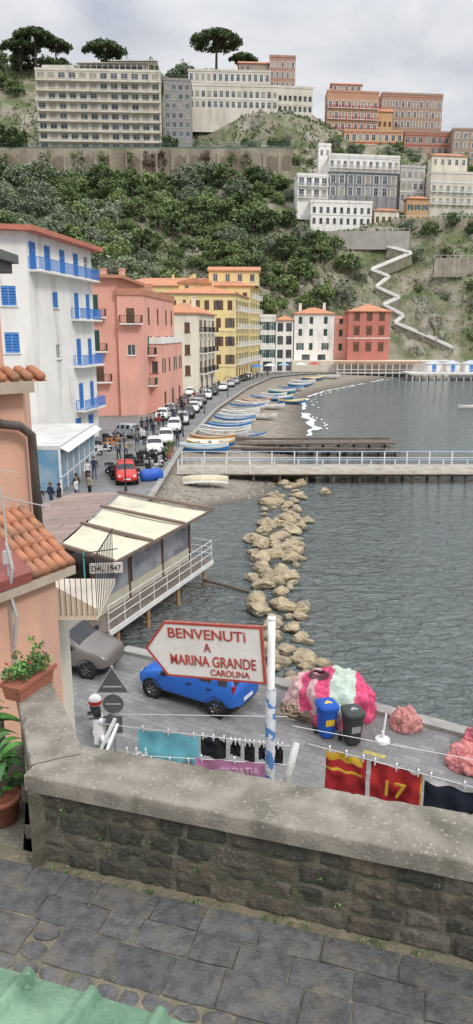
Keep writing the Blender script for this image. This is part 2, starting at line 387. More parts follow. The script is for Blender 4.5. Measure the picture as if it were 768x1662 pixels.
while yy<200:
    W=interp(WTAB,yy);n1=noise.noise(V((0,yy*.25,3)));wd=(.5+.8*max(0,noise.noise(V((5,yy*.3,1)))+.35))*(1.3 if 90<yy<112 else .7)
    if noise.noise(V((9,yy*.12,0)))>-.28:
        c=W+.35+n1*1.0
        n2=noise.noise(V((0,(yy+1)*.25,3)));c2=interp(WTAB,yy+1)+.35+n2*1.0
        mb.add([(c,yy,-1.17),(c+wd,yy,-1.17),(c2+wd,yy+1,-1.17),(c2,yy+1,-1.17)],[(0,1,2,3)])
        if R.random()<.4:
            c+=1.5+R.random()*1.;mb.add([(c,yy,-1.17),(c+.2,yy,-1.17),(c+.4,yy+1.2,-1.17),(c+.15,yy+1.2,-1.17)],[(0,1,2,3)])
    yy+=1
ob('sea_foam',mb.mesh('foam',FOAM),label='thin white foam where waves reach the beach',cat='foam',kind='stuff')
# ================================================================= VEGETATION
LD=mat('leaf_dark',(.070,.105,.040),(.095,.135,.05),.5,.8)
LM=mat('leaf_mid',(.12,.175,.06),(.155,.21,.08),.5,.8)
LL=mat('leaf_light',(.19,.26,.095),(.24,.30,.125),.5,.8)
LO=mat('leaf_olive',(.21,.255,.16),(.26,.295,.20),.5,.8)
LOD=mat('leaf_olive_dark',(.115,.155,.09),(.15,.185,.12),.5,.8)
LF=mat('leaf_fresh',(.12,.26,.045),(.17,.33,.07),6,.5)
LFD=mat('leaf_fresh_dark',(.05,.12,.03),(.07,.16,.035),6,.5)
BARK=mat('bark',(.13,.10,.075),(.08,.065,.05),3,.9)
def cloud(mb,c,r,n,size,mi,rd,fl=.75):
    for _ in range(n):
        d=V((rd.gauss(0,1),rd.gauss(0,1),rd.gauss(0,1))).normalized()*r*rd.random()**.4
        p=V((c[0]+d.x,c[1]+d.y,c[2]+d.z*fl))
        a=V((rd.gauss(0,1),rd.gauss(0,1),rd.gauss(0,.6))).normalized();b=a.cross(V((rd.gauss(0,1),rd.gauss(0,1),rd.gauss(0,1)))).normalized()
        s=size*(.5+rd.random()*.8);a=a*s;b=b*s*.7
        o=len(mb.v);mb.v+=[tuple(p-a-b),tuple(p+a-b*.4),tuple(p+a*.6+b),tuple(p-a*.7+b*.8)];mb.f.append([o,o+1,o+2,o+3]);mb.m.append(mi)
def tree_mesh(seed,r,h,mats,ncl=36,npc=34,size=.36,kind='broad'):
    rd=random.Random(seed);mb=MB();t=MB()
    cr=[]
    for i in range(ncl):
        if kind=='pine':
            a=rd.random()*2*pi;q=rd.random()**.5*r;c=(q*math.cos(a),q*math.sin(a),h-1-r*.42*(q/r)**2-rd.uniform(0,2.4)*(1-q/r));cl=r*.2
        else:
            d=V((rd.gauss(0,1),rd.gauss(0,1),rd.gauss(.25,.9))).normalized()*(.45+.5*rd.random())
            c=(d.x*r,d.y*r,h-r*.95+d.z*r*1.0);cl=r*rd.uniform(.22,.38)
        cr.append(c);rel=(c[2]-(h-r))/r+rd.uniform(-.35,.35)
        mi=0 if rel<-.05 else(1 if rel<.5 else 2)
        if kind=='pine':mi=rd.choice((0,1,1))
        cloud(mb,c,cl,npc,size,mi,rd,.6 if kind=='pine' else .8)
    hb=h-(r*.45 if kind=='pine' else r*1.1)
    t.tube([(0,0,-2),(.1,0,hb*.4),(rd.uniform(-.3,.3),.1,hb)],[r*.07,r*.055,r*.04],7)
    for i in range(9):
        c=cr[i*3%len(cr)];t.tube([(0,0,hb*.85),(c[0]*.5,c[1]*.5,(hb+c[2])/2),c],[r*.03,r*.022,r*.01],5)
    return mb.mesh('crown',mats),t.mesh('trunk',BARK,True)
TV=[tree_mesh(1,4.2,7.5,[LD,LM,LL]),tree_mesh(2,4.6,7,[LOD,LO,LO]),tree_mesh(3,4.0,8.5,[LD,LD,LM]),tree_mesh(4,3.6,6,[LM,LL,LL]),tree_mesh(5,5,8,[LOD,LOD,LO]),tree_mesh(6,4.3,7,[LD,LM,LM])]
def plant_tree(x,y,z,k,s,rz,label,group,name='tree'):
    cm,tm=TV[k];M=TR(x,y,z,rz)@Matrix.Scale(s,4)
    e=thing(name,label,'tree',M,group);ob('trunk',tm,e,local=True);ob('crown',cm,e,local=True)
LAB={0:'leafy green broadleaf tree on the steep slope',1:'silvery green olive tree on the hillside',2:'dense dark evergreen oak on the slope',3:'small bright green tree on the hillside',4:'wide grey green holm oak on the slope',5:'round green tree growing on the slope'}
cnt=0
def stairs_zone(x,y):return 40<x<74 and y<266
rt=random.Random(5)
tries=0;placed=[]
while cnt<185 and tries<7000:
    tries+=1
    y=rt.uniform(205,290);x=rt.uniform(-.31*y,.28*y)
    if x>14 and y<228:continue
    if stairs_zone(x,y):continue
    if x>20 and y>264:continue
    if x>66 and rt.random()<.7:continue
    z=H(x,y)
    if z<16:continue
    if 22<x<40 and z<32 and rt.random()<.6:continue
    if any((x-a)**2+(y-b)**2<24 for a,b in placed):continue
    placed.append((x,y));
    n=noise.noise(V((x*.03,y*.03,4)))
    k=rt.choice((1,1,4,3)) if n>.08 else rt.choice((0,2,5,5,4,3,0))
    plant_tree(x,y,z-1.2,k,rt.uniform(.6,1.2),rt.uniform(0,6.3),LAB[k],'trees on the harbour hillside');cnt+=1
for i in range(24):
    x=-98+i*4.9+rt.uniform(-1.5,1.5);y=rt.uniform(285,290)
    if -42<x<-22:continue
    plant_tree(x,y,H(x,y)-1,rt.choice((0,2,5,4,1)),rt.uniform(.8,1.35),rt.uniform(0,6.3),'leafy tree growing against the old retaining wall','trees below the retaining wall')
for i in range(60):
    x=rt.uniform(-125,14) if i<48 else rt.uniform(25,100);y=rt.uniform(352,385) if i<48 else rt.uniform(350,362)
    plant_tree(x,y,H(x,y)-1.5,rt.choice((0,2,4,5)),rt.uniform(.8,1.3),rt.uniform(0,6.3),'dark green tree on the hilltop skyline','trees along the hilltop')
for i in range(26):
    x=rt.uniform(-26,34);y=rt.uniform(297,312);plant_tree(x,y,H(x,y)-1.5,rt.choice((0,1,5,3)),rt.uniform(.4,.7),rt.uniform(0,6),'small green tree on the rocky bank below the hotel','trees on the rocky bank')
for i in range(40):
    x=rt.uniform(36,100);y=rt.uniform(298,324);plant_tree(x,y,H(x,y)-1.2,rt.choice((0,1,5,3,4)),rt.uniform(.4,.9),rt.uniform(0,6),'green tree growing between the cliff hotels','trees between the cliff hotels')
for (x,y,k,s) in [(-84,296,2,1.2),(-90,300,2,1.4),(-80,290,0,1.1),(-96,304,2,1.5),(-26,298,2,1),(62,262,1,.8),(68,266,0,.8),(50,265,3,.6),(82,264,2,.7),(60,268,1,.7),(66,270,3,.6),(76,268,2,.7),(90,266,0,.8),(72,258,5,.6),(86,254,0,.7),(62,254,3,.5),(78,246,0,.5),(70,248,1,.45),(84,240,5,.6),(76,236,3,.5),(44,244,0,.45),(42,252,4,.5),(66,243,3,.35)]:
    plant_tree(x,y,H(x,y)-1,k,s,k,'green tree standing beside the hotel walls','trees beside the hotels')
# umbrella pines
PN=[tree_mesh(21,11.0,22,[LD,LD,LM],150,44,.5,'pine'),tree_mesh(22,9,16,[LD,LD,LM],110,38,.5,'pine')]
for (x,y,zt,k,s) in [(-9.4,368,145,0,1),(-92,366,145,0,.8),(-100,370,142,1,.95),(-84,372,143,1,.8),(-61,370,141.5,1,1.05),(3,372,137,1,.7)]:
    cm,tm=PN[k];h=(22 if k==0 else 16)*s
    e=thing('pine_tree','tall umbrella pine with flat crown on the hilltop','tree',TR(x,y,zt-h,k)@Matrix.Scale(s,4),'umbrella pines on the hilltop')
    ob('trunk',tm,e,local=True);ob('crown',cm,e,local=True)
# scrub
mb=MB();rd=random.Random(3)
for i in range(46000):
    y=rd.uniform(205,392);x=rd.uniform(-.34*y,.34*y)
    if y>294 and y<345 and rd.random()<.3:continue
    z=H(x,y)
    if z<5:continue
    n=noise.fractal(V((x*.05,y*.05,7)),1,2,3)
    if n<-.2:continue
    sz=.45
    if stairs_zone(x,y):
        if rd.random()<.4:continue
        sz=.3
    mi=2 if n>.3 else (1 if rd.random()<.6 else 0)
    if x>40 and rd.random()<.4:mi=3
    cloud(mb,(x,y,z+.3),1.0,2,sz,mi,rd)
ob('scrub',mb.mesh('scrub',[LD,LM,LOD,LL]),label='low green scrub covering the rocky hillside',cat='shrubs',kind='stuff')
# ================================================================= HILL STRUCTURES
mb=MB();RW=mat('old_retaining_wall',(.40,.34,.26),(.30,.26,.20),.2,.95,.5,1,stain=(.19,.15,.11),ss=.15)
RB=mat('dry_ivy',(.15,.08,.05),(.09,.06,.04),.8,.95,.5,3)
mb.box(-110,21,293.2,294.6,62,78.3,0)
for i in range(22):
    x=-106+i*5.8;mb.box(x,x+.9,292.6,293.2,62,76.5,0)
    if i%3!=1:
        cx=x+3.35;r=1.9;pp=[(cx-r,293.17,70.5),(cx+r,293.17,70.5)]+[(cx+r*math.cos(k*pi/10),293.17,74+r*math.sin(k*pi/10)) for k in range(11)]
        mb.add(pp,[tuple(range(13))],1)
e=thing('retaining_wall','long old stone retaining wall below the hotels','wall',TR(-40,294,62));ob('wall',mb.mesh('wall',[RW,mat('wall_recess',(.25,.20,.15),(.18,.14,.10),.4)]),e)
mb=MB()
mb.box(-110,21,293.6,294.2,78.32,78.9);
for i in range(90):mb.box(-109+i*1.45,-108.9+i*1.45,293.8,293.95,78.9,80)
mb.box(-110,21,293.8,293.95,80,80.1);ob('railing',mb.mesh('railing',mat('green_fence',(.10,.17,.15))),e)
mb=MB();rd=random.Random(8)
for (cx,w) in [(-33,3.4),(-28,2.2),(-88,2.5),(-60,3),(-40,1.6),(-12,2),(-72,3),(4,3),(-50,2),(-2,2)]:
    for i in range(26):cloud(mb,(cx+rd.uniform(-w,w)*.7,292.6,77-abs(rd.gauss(0,1))*5.5),.9,12,.3,0 if cx in(-33,-28,-12) else 1,rd)
ob('climbing_ivy',mb.mesh('ivy',[RB,LM]),label='brown dry ivy hanging on the old wall',cat='ivy',kind='stuff')
def arc_terrace(x0,x1,y,z,n,m,label):
    e=thing('terrace_wall',label,'wall',TR((x0+x1)/2,y,z-5));b=MB();b.box(x0,x1,y,y+1,z-6,z);ob('wall',b.mesh('wall',m),e)
    b=MB();b.box(x0,x1,y+.2,y+.3,z+.9,z+.98)
    for i in range(n):
        x=x0+(x1-x0)*i/(n-1);b.box(x-.06,x+.06,y+.2,y+.3,z,z+.9)
    ob('railing',b.mesh('railing',WHITEP),e)
hr=[3.6+3.5*i for i in range(8)]
E1=house('hotel','large beige hotel with eight rows of balconies','hotel',[(-76,300),(-29,303),(-30,318),(-77,315)],76,107,HOTEL,
  {0:G(12,hr,2.6,2.2,'white'),1:G(3,hr,1.6,1.8,'dark'),3:[]},'flat',HOTEL2,bands=[3.0+3.5*i for i in range(9)],bm=HOTEL2,belowz=10)
for i in range(1,8):
    b=MB(TR(-76,300,79.3+3.5*i-.5,math.atan2(3,47)))
    b.box(0.3,46.6,-1.3,-.1,-.2,0);b.box(.3,46.6,-1.3,-1.22,.75,.85)
    for k in range(13):b.box(.3+k*3.85,.5+k*3.85,-1.3,0,-.01,1.0)
    for k in range(120):b.box(.6+k*.385,.66+k*.385,-1.28,-1.24,0,.75)
    bo=ob('balcony',b.mesh('balcony',HOTEL2),E1)
b=MB();b.box(-74,-62,303,310,107,109.5,0);b.box(-60,-34,305,312,107.0,110.2,0);b.box(-48,-30,302.8,306,110.8,111.1,0)
for k in range(14):b.box(-60+k*2.2,-59.8+k*2.2,303.6,303.8,107,110.2,0)
b.box(-61,-30,303.2,306,110.25,110.45,0);b.box(-60,-36,304.9,305,107.8,109.6,1)
ob('roof_pavilion',b.mesh('pavilion',[HOTEL2,GLASS]),E1)
house('hotel','narrow grey side wing of the beige hotel','hotel',[(-28.4,308),(-18,309),(-18,320),(-28,319)],84,106,mat('grey_facade',(.32,.31,.30)),{0:G(4,[2+3.3*i for i in range(6)],1.6,1.8,'white')},belowz=8)
house('hotel','wide pale hotel terrace building above the cliff','hotel',[(-24.5,321),(17,324),(17,331),(-24,328.5)],99,108.2,HOTEL2,{0:G(17,[1.2,5],1.5,2.3,'white')},bands=[4.2],bm=WHITEP,belowz=8)
house('hotel','upper pale hotel floors with tall arched windows','hotel',[(-20,329.5),(14,331.5),(14,342),(-20,340)],107,116,HOTEL,{0:G(14,[1.2,5.4],1.4,2.5,'trim')},bands=[4.6],bm=HOTEL2,chim=3)
house('villa','brown brick villa with stepped roofs on the hilltop','house',[(1,345),(14,346),(14,356),(1,355)],112,124,BROWNW,{0:G(5,[2,5.5,9],1.2,1.8,'white')},'gable',TILE,belowz=6)
house('villa','tall brown brick house beside the hilltop villa','house',[(14.3,344),(25.5,345),(26,354),(15,353)],108,126,BRICKR,{0:G(5,[6,10,14],1.1,1.9,'trim')},belowz=6)
house('hotel','low cream annex below the brown villa','hotel',[(17.2,330),(32,332),(32,340),(17.2,338)],99,110,HOTEL2,{0:G(7,[2,6],1.3,2,'dark')},bands=[4.5],belowz=6)
CREAMP=mat('cream_trim',(.68,.54,.32))
house('hotel','red brick hotel with yellow arches and balconies','hotel',[(38.5,335),(61,338),(61,349),(39,347)],93,110,mat('orange_brick',(.52,.28,.18),(.46,.25,.17),.3),{0:G(8,[2.2,6.5,10.8],1.5,2.4,'trim',(2.6,REDP))},bands=[1.2,5.4,9.7,13.9],bm=CREAMP,belowz=8,chim=2)
house('hotel','set back rooftop floor of the brick hotel','hotel',[(41,340.5),(54,342),(54,346.5),(41,345.5)],110.8,114.5,mat('orange_brick',(.52,.28,.18)),{0:G(5,[.9],1.3,1.9,'trim')},'gable',TILE,1.2)
house('hotel','long brown hotel with rows of white windows','hotel',[(63.5,345),(91,348),(91,358),(64,356)],97,112,mat('brown_plaster',(.40,.26,.19),(.34,.23,.17),.3),{0:G(10,[2,6,10],1.3,2,'trim')},bands=[14],bm=RED,belowz=8,chim=2)
house('hotel','narrow ochre house squeezed between the brick hotels','house',[(61.3,341),(68,342),(68,344.6),(61.3,344)],92,104,mat('ochre_wall',(.6,.38,.2)),{0:G(3,[2,6],1.2,2,'brownc')},'gable',TILE,1.4,belowz=8)
house('terrace_building','low hotel terrace with red canopies on the slope','building',[(45,326),(70,328),(70,333),(45,331)],84,92.5,mat('ochre_wall',(.6,.38,.2)),{0:G(9,[1,5],1.6,2.2,'trim')},bands=[4,7.6],bm=REDP,belowz=8)
house('terrace_building','stepped red terrace building with white awnings','building',[(71,330),(91,332),(91,338),(71,336)],84,93,BRICKR,{0:G(7,[1,5],1.6,2.2,'white')},bands=[4,7.8],bm=mat('red_trim',(.48,.09,.06)),belowz=8)
house('house','dark brown house with stone walls on the slope','house',[(90.5,326),(112,328),(112,338),(91,336)],80,93,BROWNW,{0:G(6,[2,6,9.6],1.3,1.9,'trim')},belowz=8)
house('hotel','white cliff hotel with grey stone middle floors','hotel',[(33,275),(58.5,279),(59,288),(33.5,285)],58,66.4,GREYST,{0:G(8,[.8,4.8],1.7,2.6,'trim')},belowz=8)
house('hotel','white upper floors of the cliff hotel','hotel',[(32.8,274.6),(58.8,278.6),(59.2,288),(33.2,285.5)],66.6,71.8,WHITE,{0:G(11,[1.2],1.3,2.4,'plain',(2.0,WHITEP))},bands=[4.5],bm=WHITEP,chim=3)
house('hotel','white arcaded wing with terrace above the trees','hotel',[(21.5,270),(32.5,272.5),(32.5,282),(21,280)],56,64.5,WHITE,{0:G(4,[1.2,5.0],1.9,2.8,'plain',(2.6,WHITEP))},bands=[8],bm=WHITEP,belowz=6)
house('hotel','lower white hotel floors with small dark windows','hotel',[(26,266.5),(48,270),(48,274.4),(26,272)],47,55.2,WHITE,{0:G(9,[1.2,4.8],1.1,1.8,'dark')},bands=[4.0],bm=WHITEP,belowz=8)
house('house','small white stepped annex under the cliff hotel','house',[(49,270),(58,271.5),(58,275.8),(49,274.4)],47.5,53,CREAM,{0:G(4,[1.5],1.1,1.9,'brownc')},'hip',TILE,1.0,belowz=6)
house('house','small ochre garden house below the villas','house',[(61,273),(69,274.3),(69,279),(61,278)],52,57.5,mat('ochre_wall',(.6,.38,.2)),{0:G(3,[1.5],1.1,1.9,'green')},'hip',TILE,1.1,belowz=6)
house('house','tower shaped white roof pavilion of the cliff hotel','house',[(30,283),(34.4,283.5),(34.4,288),(30,287)],67,77.0,WHITE,{0:G(2,[6.5],1,2,'plain')},belowz=10)
house('house','grey and white villa beside the cliff hotel','house',[(60.5,284),(70,286),(70,294),(60.5,293)],57,70,mat('pale_grey_wall',(.5,.48,.45)),{0:G(4,[1.5,5.5,9.4],1.3,2,'white')},bands=[4.4,8.4],bm=WHITEP,belowz=6)
house('house','cream villa with terraces and many windows','house',[(70.5,279),(95,283),(95,292),(70.5,290)],55,67,HOTEL2,{0:G(9,[1.5,5.7],1.3,2.1,'white',(2.2,WHITEP))},bands=[4.6,8.8],bm=WHITEP,belowz=8,chim=2)
house('house','small cream upper house above the villa','house',[(74,293),(88,295),(88,301),(74,299)],66,76,CREAM,{0:G(5,[6.6],1.2,2,'white')},'hip',TILE,1.3,belowz=6)
arc_terrace(55,95,268,50,22,mat('stone_terrace',(.38,.34,.27),(.27,.24,.19),.4,.9,.4,2,bricks=(1.5,.7,(.5,.5,.45),.05)),'stone terrace wall with white railing below the villas')
arc_terrace(66,95,250,35,14,mat('stone_terrace',(.38,.34,.27)),'lower stone terrace wall on the cliff')
arc_terrace(22,60,262,45,20,mat('white_terrace',(.44,.41,.36),(.32,.3,.26),.3),'pale terrace wall below the white hotel')
arc_terrace(36,62,322,82,14,mat('stone_terrace',(.38,.34,.27)),'garden terrace wall under the brick hotel')
# zigzag stairs
ST3=[(52.3,262),(60.6,260),(45.9,255),(51.9,253),(46.9,250),(54.3,247),(48.7,245),(54.9,242),(51.7,240),(62.9,236),(69,233.5)]
e=thing('zigzag_staircase','white zigzag staircase climbing the rocky cliff','staircase',TR(52,240,5))
w=MB();stp=MB()
for i in range(len(ST3)-1):
    a,b=ST3[i],ST3[i+1];za=5+(a[1]-234)*1.18+1.9;zb=5+(b[1]-234)*1.18+1.9
    w.beam((a[0],a[1]-.6,za),(b[0],b[1]-.6,zb),.2,.55);w.beam((a[0],a[1]+.6,za+.45),(b[0],b[1]+.6,zb+.45),.2,.7)
    stp.beam((a[0],a[1],za-.4),(b[0],b[1],zb-.4),1.0,.25)
    stp.beam((a[0],a[1],za-2.2),(b[0],b[1],zb-2.2),.8,3.2,1)
ob('parapet',w.mesh('parapet',WHITE),e);ob('step',stp.mesh('steps',[mat('step_stone',(.5,.48,.44)),mat('stair_base',(.26,.24,.18),(.16,.16,.1),.5)]),e)
# rocks on cliff
def rockmesh(seed,sub=3,flat=.7,npl=13,amp=.07):
    rd=random.Random(seed);bm=bmesh.new();bmesh.ops.create_icosphere(bm,subdivisions=sub,radius=1)
    pl=[(V((rd.gauss(0,1),rd.gauss(0,1),rd.gauss(0,1))).normalized(),rd.uniform(.5,.85)) for _ in range(npl)]
    for v in bm.verts:
        for n,d in pl:
            k=v.co.dot(n)
            if k>d:v.co-=n*(k-d)
        v.co+=v.co.normalized()*noise.fractal(v.co*3.2+V((seed,0,0)),1,2,5)*amp
        v.co.z*=flat;v.co.x*=1.15
    me=bpy.data.meshes.new('boulder');bm.to_mesh(me);bm.free();return me
CLR=mat('cliff_rock',(.36,.325,.265),(.20,.185,.15),.5,.95,.8,2,stain=(.13,.14,.08),ss=.5)
crs=[rockmesh(40+i,4,1.5,16,.2) for i in range(5)]
for m_ in crs:m_.materials.append(CLR)
for i in range(84):
    if i<38:x=rt.uniform(56,86);y=rt.uniform(234,262)
    elif i<60:x=rt.uniform(12,44);y=rt.uniform(230,250)
    else:x=rt.uniform(-22,36);y=rt.uniform(304,319)
    s=rt.uniform(1.0,3.0)
    ob('cliff_rock',crs[i%5],M=TR(x,y,H(x,y)-.75*s,rt.uniform(0,6))@Matrix.Scale(s,4),label='rough grey brown rock outcrop on the cliff',cat='rock',group='rock outcrops on the cliff')
# ================================================================= WATERFRONT HOUSES
rv.seed(1234);VAR.pop('plain')
house('house','tall white house with blue shutters and blue balconies','house',[(-27.5,59.8),(-17.6,62.9),(-15.1,77.8),(-25.5,79.5)],0,19.3,WHITE,
 {0:[(.84,9.3,1.2,1.7,'blue',None),(.84,13.2,1.2,1.6,'blue',None),(.62,13.2,1.2,1.6,'blue',None),(.84,4.6,1.2,1.7,'blue',None),(.62,9.3,1.2,1.7,'blue',None)],
  1:[(.36,13.2,1.2,1.4,'blue',None),(.7,12.3,1.2,2.5,'blue',(6.0,BLUEP,1.4)),(.9,12.3,1.1,2.5,'blue',None),(.7,7.8,1.2,2.6,'blue',(6.0,BLUEP,1.4)),(.9,7.8,1.1,2.6,'blue',None),
     (.7,3.4,1.2,2.6,'blue',(6.0,BLUEP,1.4)),(.9,3.4,1.1,2.6,'blue',None),(.36,8.6,1,1.3,'plain',None),(.08,16.2,1.3,2.3,'blue',None),(.28,16.2,1.3,2.3,'blue',None),(.5,16.2,1.3,2.3,'blue',(14.6,BLUEP)),(.72,16.2,1.3,2.3,'blue',None),(.9,16.2,1.1,2.3,'plain',None),
     (.62,.2,1.5,2.4,'blue',None),(.85,.2,1.5,2.4,'blue',None)]},'flat',mat('red_roof_edge',(.55,.19,.13)),over=1.0)
gr=(3.2,IRON);gg=(3.4,GREENP)
house('house','tall salmon pink house with dark green shutters','house',[(-21,96),(-15.8,97.6),(-15,116),(-21,116)],0,18,PINK,
 {0:[(.42,13,1.4,2.8,'greenc',gr),(.42,8.6,1.4,2.7,'greenc',gr),(.5,4.6,1.3,2.0,'brownc',gr)]},'flat',mat('tile_edge',(.52,.24,.15)),over=1.0,chim=2)
house('house','salmon pink waterfront house with green iron balconies','house',[(-15.7,97.0),(-12.4,97.9),(-10.2,120),(-15,121)],0,15.9,PINK,
 {0:[(.5,12.2,1.1,1.9,'brown',(3,IRON)),(.5,8,1.1,1.4,'plain',None)],
  1:G([.15,.42,.7,.9],[3.9],1.2,2.5,'greenc',gg)+G([.15,.42,.7,.9],[8.0],1.2,2.5,'green',gr)+G([.15,.42,.7,.9],[12.0],1.2,2.3,'brownc',None)+G([.2,.5,.8],[.2],1.8,2.6,'dark')},'flat',mat('tile_edge',(.52,.24,.15)),chim=2)
house('house','low pink annex with roof terrace','house',[(-12.2,101),(-10.6,101.3),(-8.9,119),(-10.1,119.2)],0,9.6,PINK,{0:[(.5,5.5,.8,1.6,'dark',None)],1:G(4,[5.4],1.1,2,'greenc',None)+G(3,[.2],1.6,2.5,'dark')},'flat',WHITE)
house('house','cream house with red tiled hip roof','house',[(-13.6,133),(-7.2,136.5),(-4.6,154),(-12.5,155)],0,14.6,CREAM,
 {0:G([.25,.7],[11,7,3.2],1.1,1.8,'brownc'),1:G([.15,.4,.65,.88],[3.4,7.2,11],1.1,2.3,'brown',(2.6,IRON))+G([.2,.5,.8],[.2],1.8,2.5,'dark')},'hip',TILE,1.9,chim=2)
yw=(2.4,WHITEP)
house('house','yellow waterfront palace with five rows of windows','house',[(-15.5,161),(-.2,165),(3,184.3),(-14,183.5)],0,19.4,YELLOW,
 {0:G(6,[4,8,12,15.8],1.1,2.1,'brown'),1:G(5,[4,8,12,15.8],1.1,2.3,'green',yw)+G(5,[.2],1.8,2.7,'dark')},'hip',TILE,2.2,bands=[3.4,11.2,18.8],bm=mat('pale_yellow_trim',(.8,.72,.46)),chim=3)
house('house','long yellow building with orange tiled roof','house',[(-33,185),(3.4,186),(6.4,204),(-31,204)],0,22.4,YELLOW,
 {0:G(14,[15,18.8],1.1,1.9,'brown'),1:G(4,[4,8,12,16,19.5],1.1,2.1,'green',yw)+G(4,[.2],1.8,2.7,'dark')},'hip',TILE,2.4,bands=[3.4,18.2],bm=mat('pale_yellow_trim',(.8,.72,.46)),chim=4)
house('house','small yellow penthouse with orange roof','house',[(-7,190),(5.6,191.2),(6.2,202),(-7,202)],22.6,26.4,YELLOW,{0:G(4,[1],1.2,1.9,'plain'),1:G(2,[1],1.2,1.9,'plain')},'gable',TILE,1.3)
house('house','pale yellow rooftop block with tiled roof','house',[(-13,168),(-6,169.5),(-6,178),(-13,177)],19.6,22,YELLOW,{0:G(2,[.6],1,1.2,'plain')},'gable',TILE,1)
house('house','narrow white house with arched loggias','house',[(6.6,206),(11,207),(11.4,218),(7,218)],0,15.2,WHITE,{0:G(2,[4,8,11.6],1.2,2.3,'green')+G(1,[.2],2.6,2.8,'dark')})
house('house','white house with tall loggia openings','house',[(11.2,208),(16.2,209),(16.6,219),(11.6,219)],0,14.5,WHITE,{0:G(2,[3.8,7.6,11.2],1.7,2.4,'dark')+G(2,[.2],1.6,2.6,'dark')},'hip',TILE,1.2)
house('house','white house with terracotta roof and shutters','house',[(16.8,213),(28.6,214.5),(29,226),(17,225)],1.8,16.4,WHITE,{0:G([.15,.42,.78],[4.2,8.2,11.6],1.1,2.0,'greenc')+G([.3,.7],[.3],2.4,2.6,'dark')},'hip',TILE,1.8,chim=2)
house('house','small pink house between white and red houses','house',[(28.8,215),(32.5,215.4),(33,226),(29,226)],1.8,15,PINK,{0:G(1,[4,8,11.6],1.1,2.0,'greenc')})
house('house','dark red house with orange hip roof','house',[(32.2,211),(44.6,213.5),(45,227),(33,225)],2,17,RED,{0:G([.2,.5,.8],[3.6,8.2,12.2],1.3,2.3,'trimg'),1:G(3,[8,12],1.1,2,'trimg')},'hip',TILE,2.2,bands=[7.2],bm=WHITE,belowz=3)
mb=MB();mb.box(16,62,208.5,214,-2,3.1,0);ob('terrace_wall',mb.mesh('terrace',CREAM),label='low cream terrace wall below the red house',cat='wall')
e=thing('beach_pavilion','white beach pavilion with orange brown awning roof','pavilion',TR(40,206,0))
mb=MB();mb.box(28,52,203,208,2.7,2.95);ob('roof',mb.mesh('roof',mat('awning_brown',(.52,.25,.14))),e)
for i in range(13):
    mb=MB();mb.box(28.2+i*1.95,28.45+i*1.95,203.2,203.4,-2,2.7);ob('column',mb.mesh('column',WHITEP),e)
mb=MB();mb.box(28,52,203,203.15,.8,.95);ob('railing',mb.mesh('railing',WHITEP),e)
mb=MB();mb.box(28,52,203,208,-.2,0.02);ob('floor',mb.mesh('floor',WHITEP),e)
e=thing('bathing_platform','wide white bathing platform on stilts with cabins','platform',TR(60,190,-1))
mb=MB();mb.box(45,90,186,198,.3,.7);ob('deck',mb.mesh('deck',mat('pale_deck',(.6,.57,.52))),e)
STL=MB();STL.tube([(0,0,-3),(0,0,.3)],.15,6);STL=STL.mesh('stilt',WHITEP)
for i in range(24):
    for y in(186.5,192):ob('leg',STL,e,TR(45.5+i*1.9,y,0))
mb=MB()
for z in(1.1,1.7):mb.box(45,90,186.1,186.2,z,z+.1)
for i in range(30):mb.box(45+i*1.5,45.12+i*1.5,186.1,186.2,.7,1.8)
ob('railing',mb.mesh('railing',WHITEP),e)
for i in range(7):
    x=51+i*5;b=MB();b.box(x,x+3.6,193,196,.7,2.9,0);b.add([(x-.3,192.7,2.9),(x+3.9,192.7,2.9),(x+3.9,196.3,2.9),(x-.3,196.3,2.9),(x+1.8,194.5,3.9)],[(0,1,4),(1,2,4),(2,3,4),(3,0,4)],1);b.box(x+1.2,x+2.3,192.95,193,.75,2.6,2)
    ob('cabin',b.mesh('cabin',[WHITE,mat('tent_grey',(.5,.55,.6)),BLUEP]),e)
for (x,y,m_) in [(5.2,189,BLUEP),(9,195,WHITEP),(13,199,mat('boat_lightblue',(.3,.5,.62),None,2,.5)),(18,203,WHITEP),(22,204.5,REDP)]:
    e=thing('market_parasol','square canvas parasol standing on the far quay','parasol',TR(x,y,0),'parasols on the far quay')
    b=MB();b.add([(-1.6,-1.6,2.3),(1.6,-1.6,2.3),(1.6,1.6,2.3),(-1.6,1.6,2.3),(0,0,3)],[(0,1,4),(1,2,4),(2,3,4),(3,0,4)]);ob('canopy',b.mesh('canopy',m_),e,local=True)
    b=MB();b.tube([(0,0,0),(0,0,2.9)],.05,6);ob('pole',b.mesh('pole',WHITEP),e,local=True)
# ================================================================= PIERS
e=thing('wooden_pier','grey wooden pier with white railings on posts','pier',TR(10,59,-1.2))
mb=MB()
for i in range(190):
    x=-5+i*.2;mb.box(x,x+.185,57.4,61.8,-.36+R.uniform(0,.02),-.28+R.uniform(0,.01))
ob('deck',mb.mesh('deck',mat('pier_planks',(.44,.39,.32),(.30,.26,.21),1.5,.85,.3,6)),e)
for y in(57.7,61.5):
    mb=MB();mb.box(-5,33,y-.08,y+.08,-.52,-.37);ob('side_beam',mb.mesh('beam',WOODD),e)
mb=MB();mb.tube([(0,0,-4),(0,0,-.5)],.13,8);PIL=mb.mesh('pile',WOODD)
for i in range(17):
    for y in(57.7,61.4):ob('pile',PIL,e,TR(-3+i*2.2,y,0))
    mb=MB();mb.beam((-3+i*2.2,57.85,-.65),(-3+i*2.2,61.3,-.65),.12,.12);ob('cross_beam',mb.mesh('beam',WOODD),e)
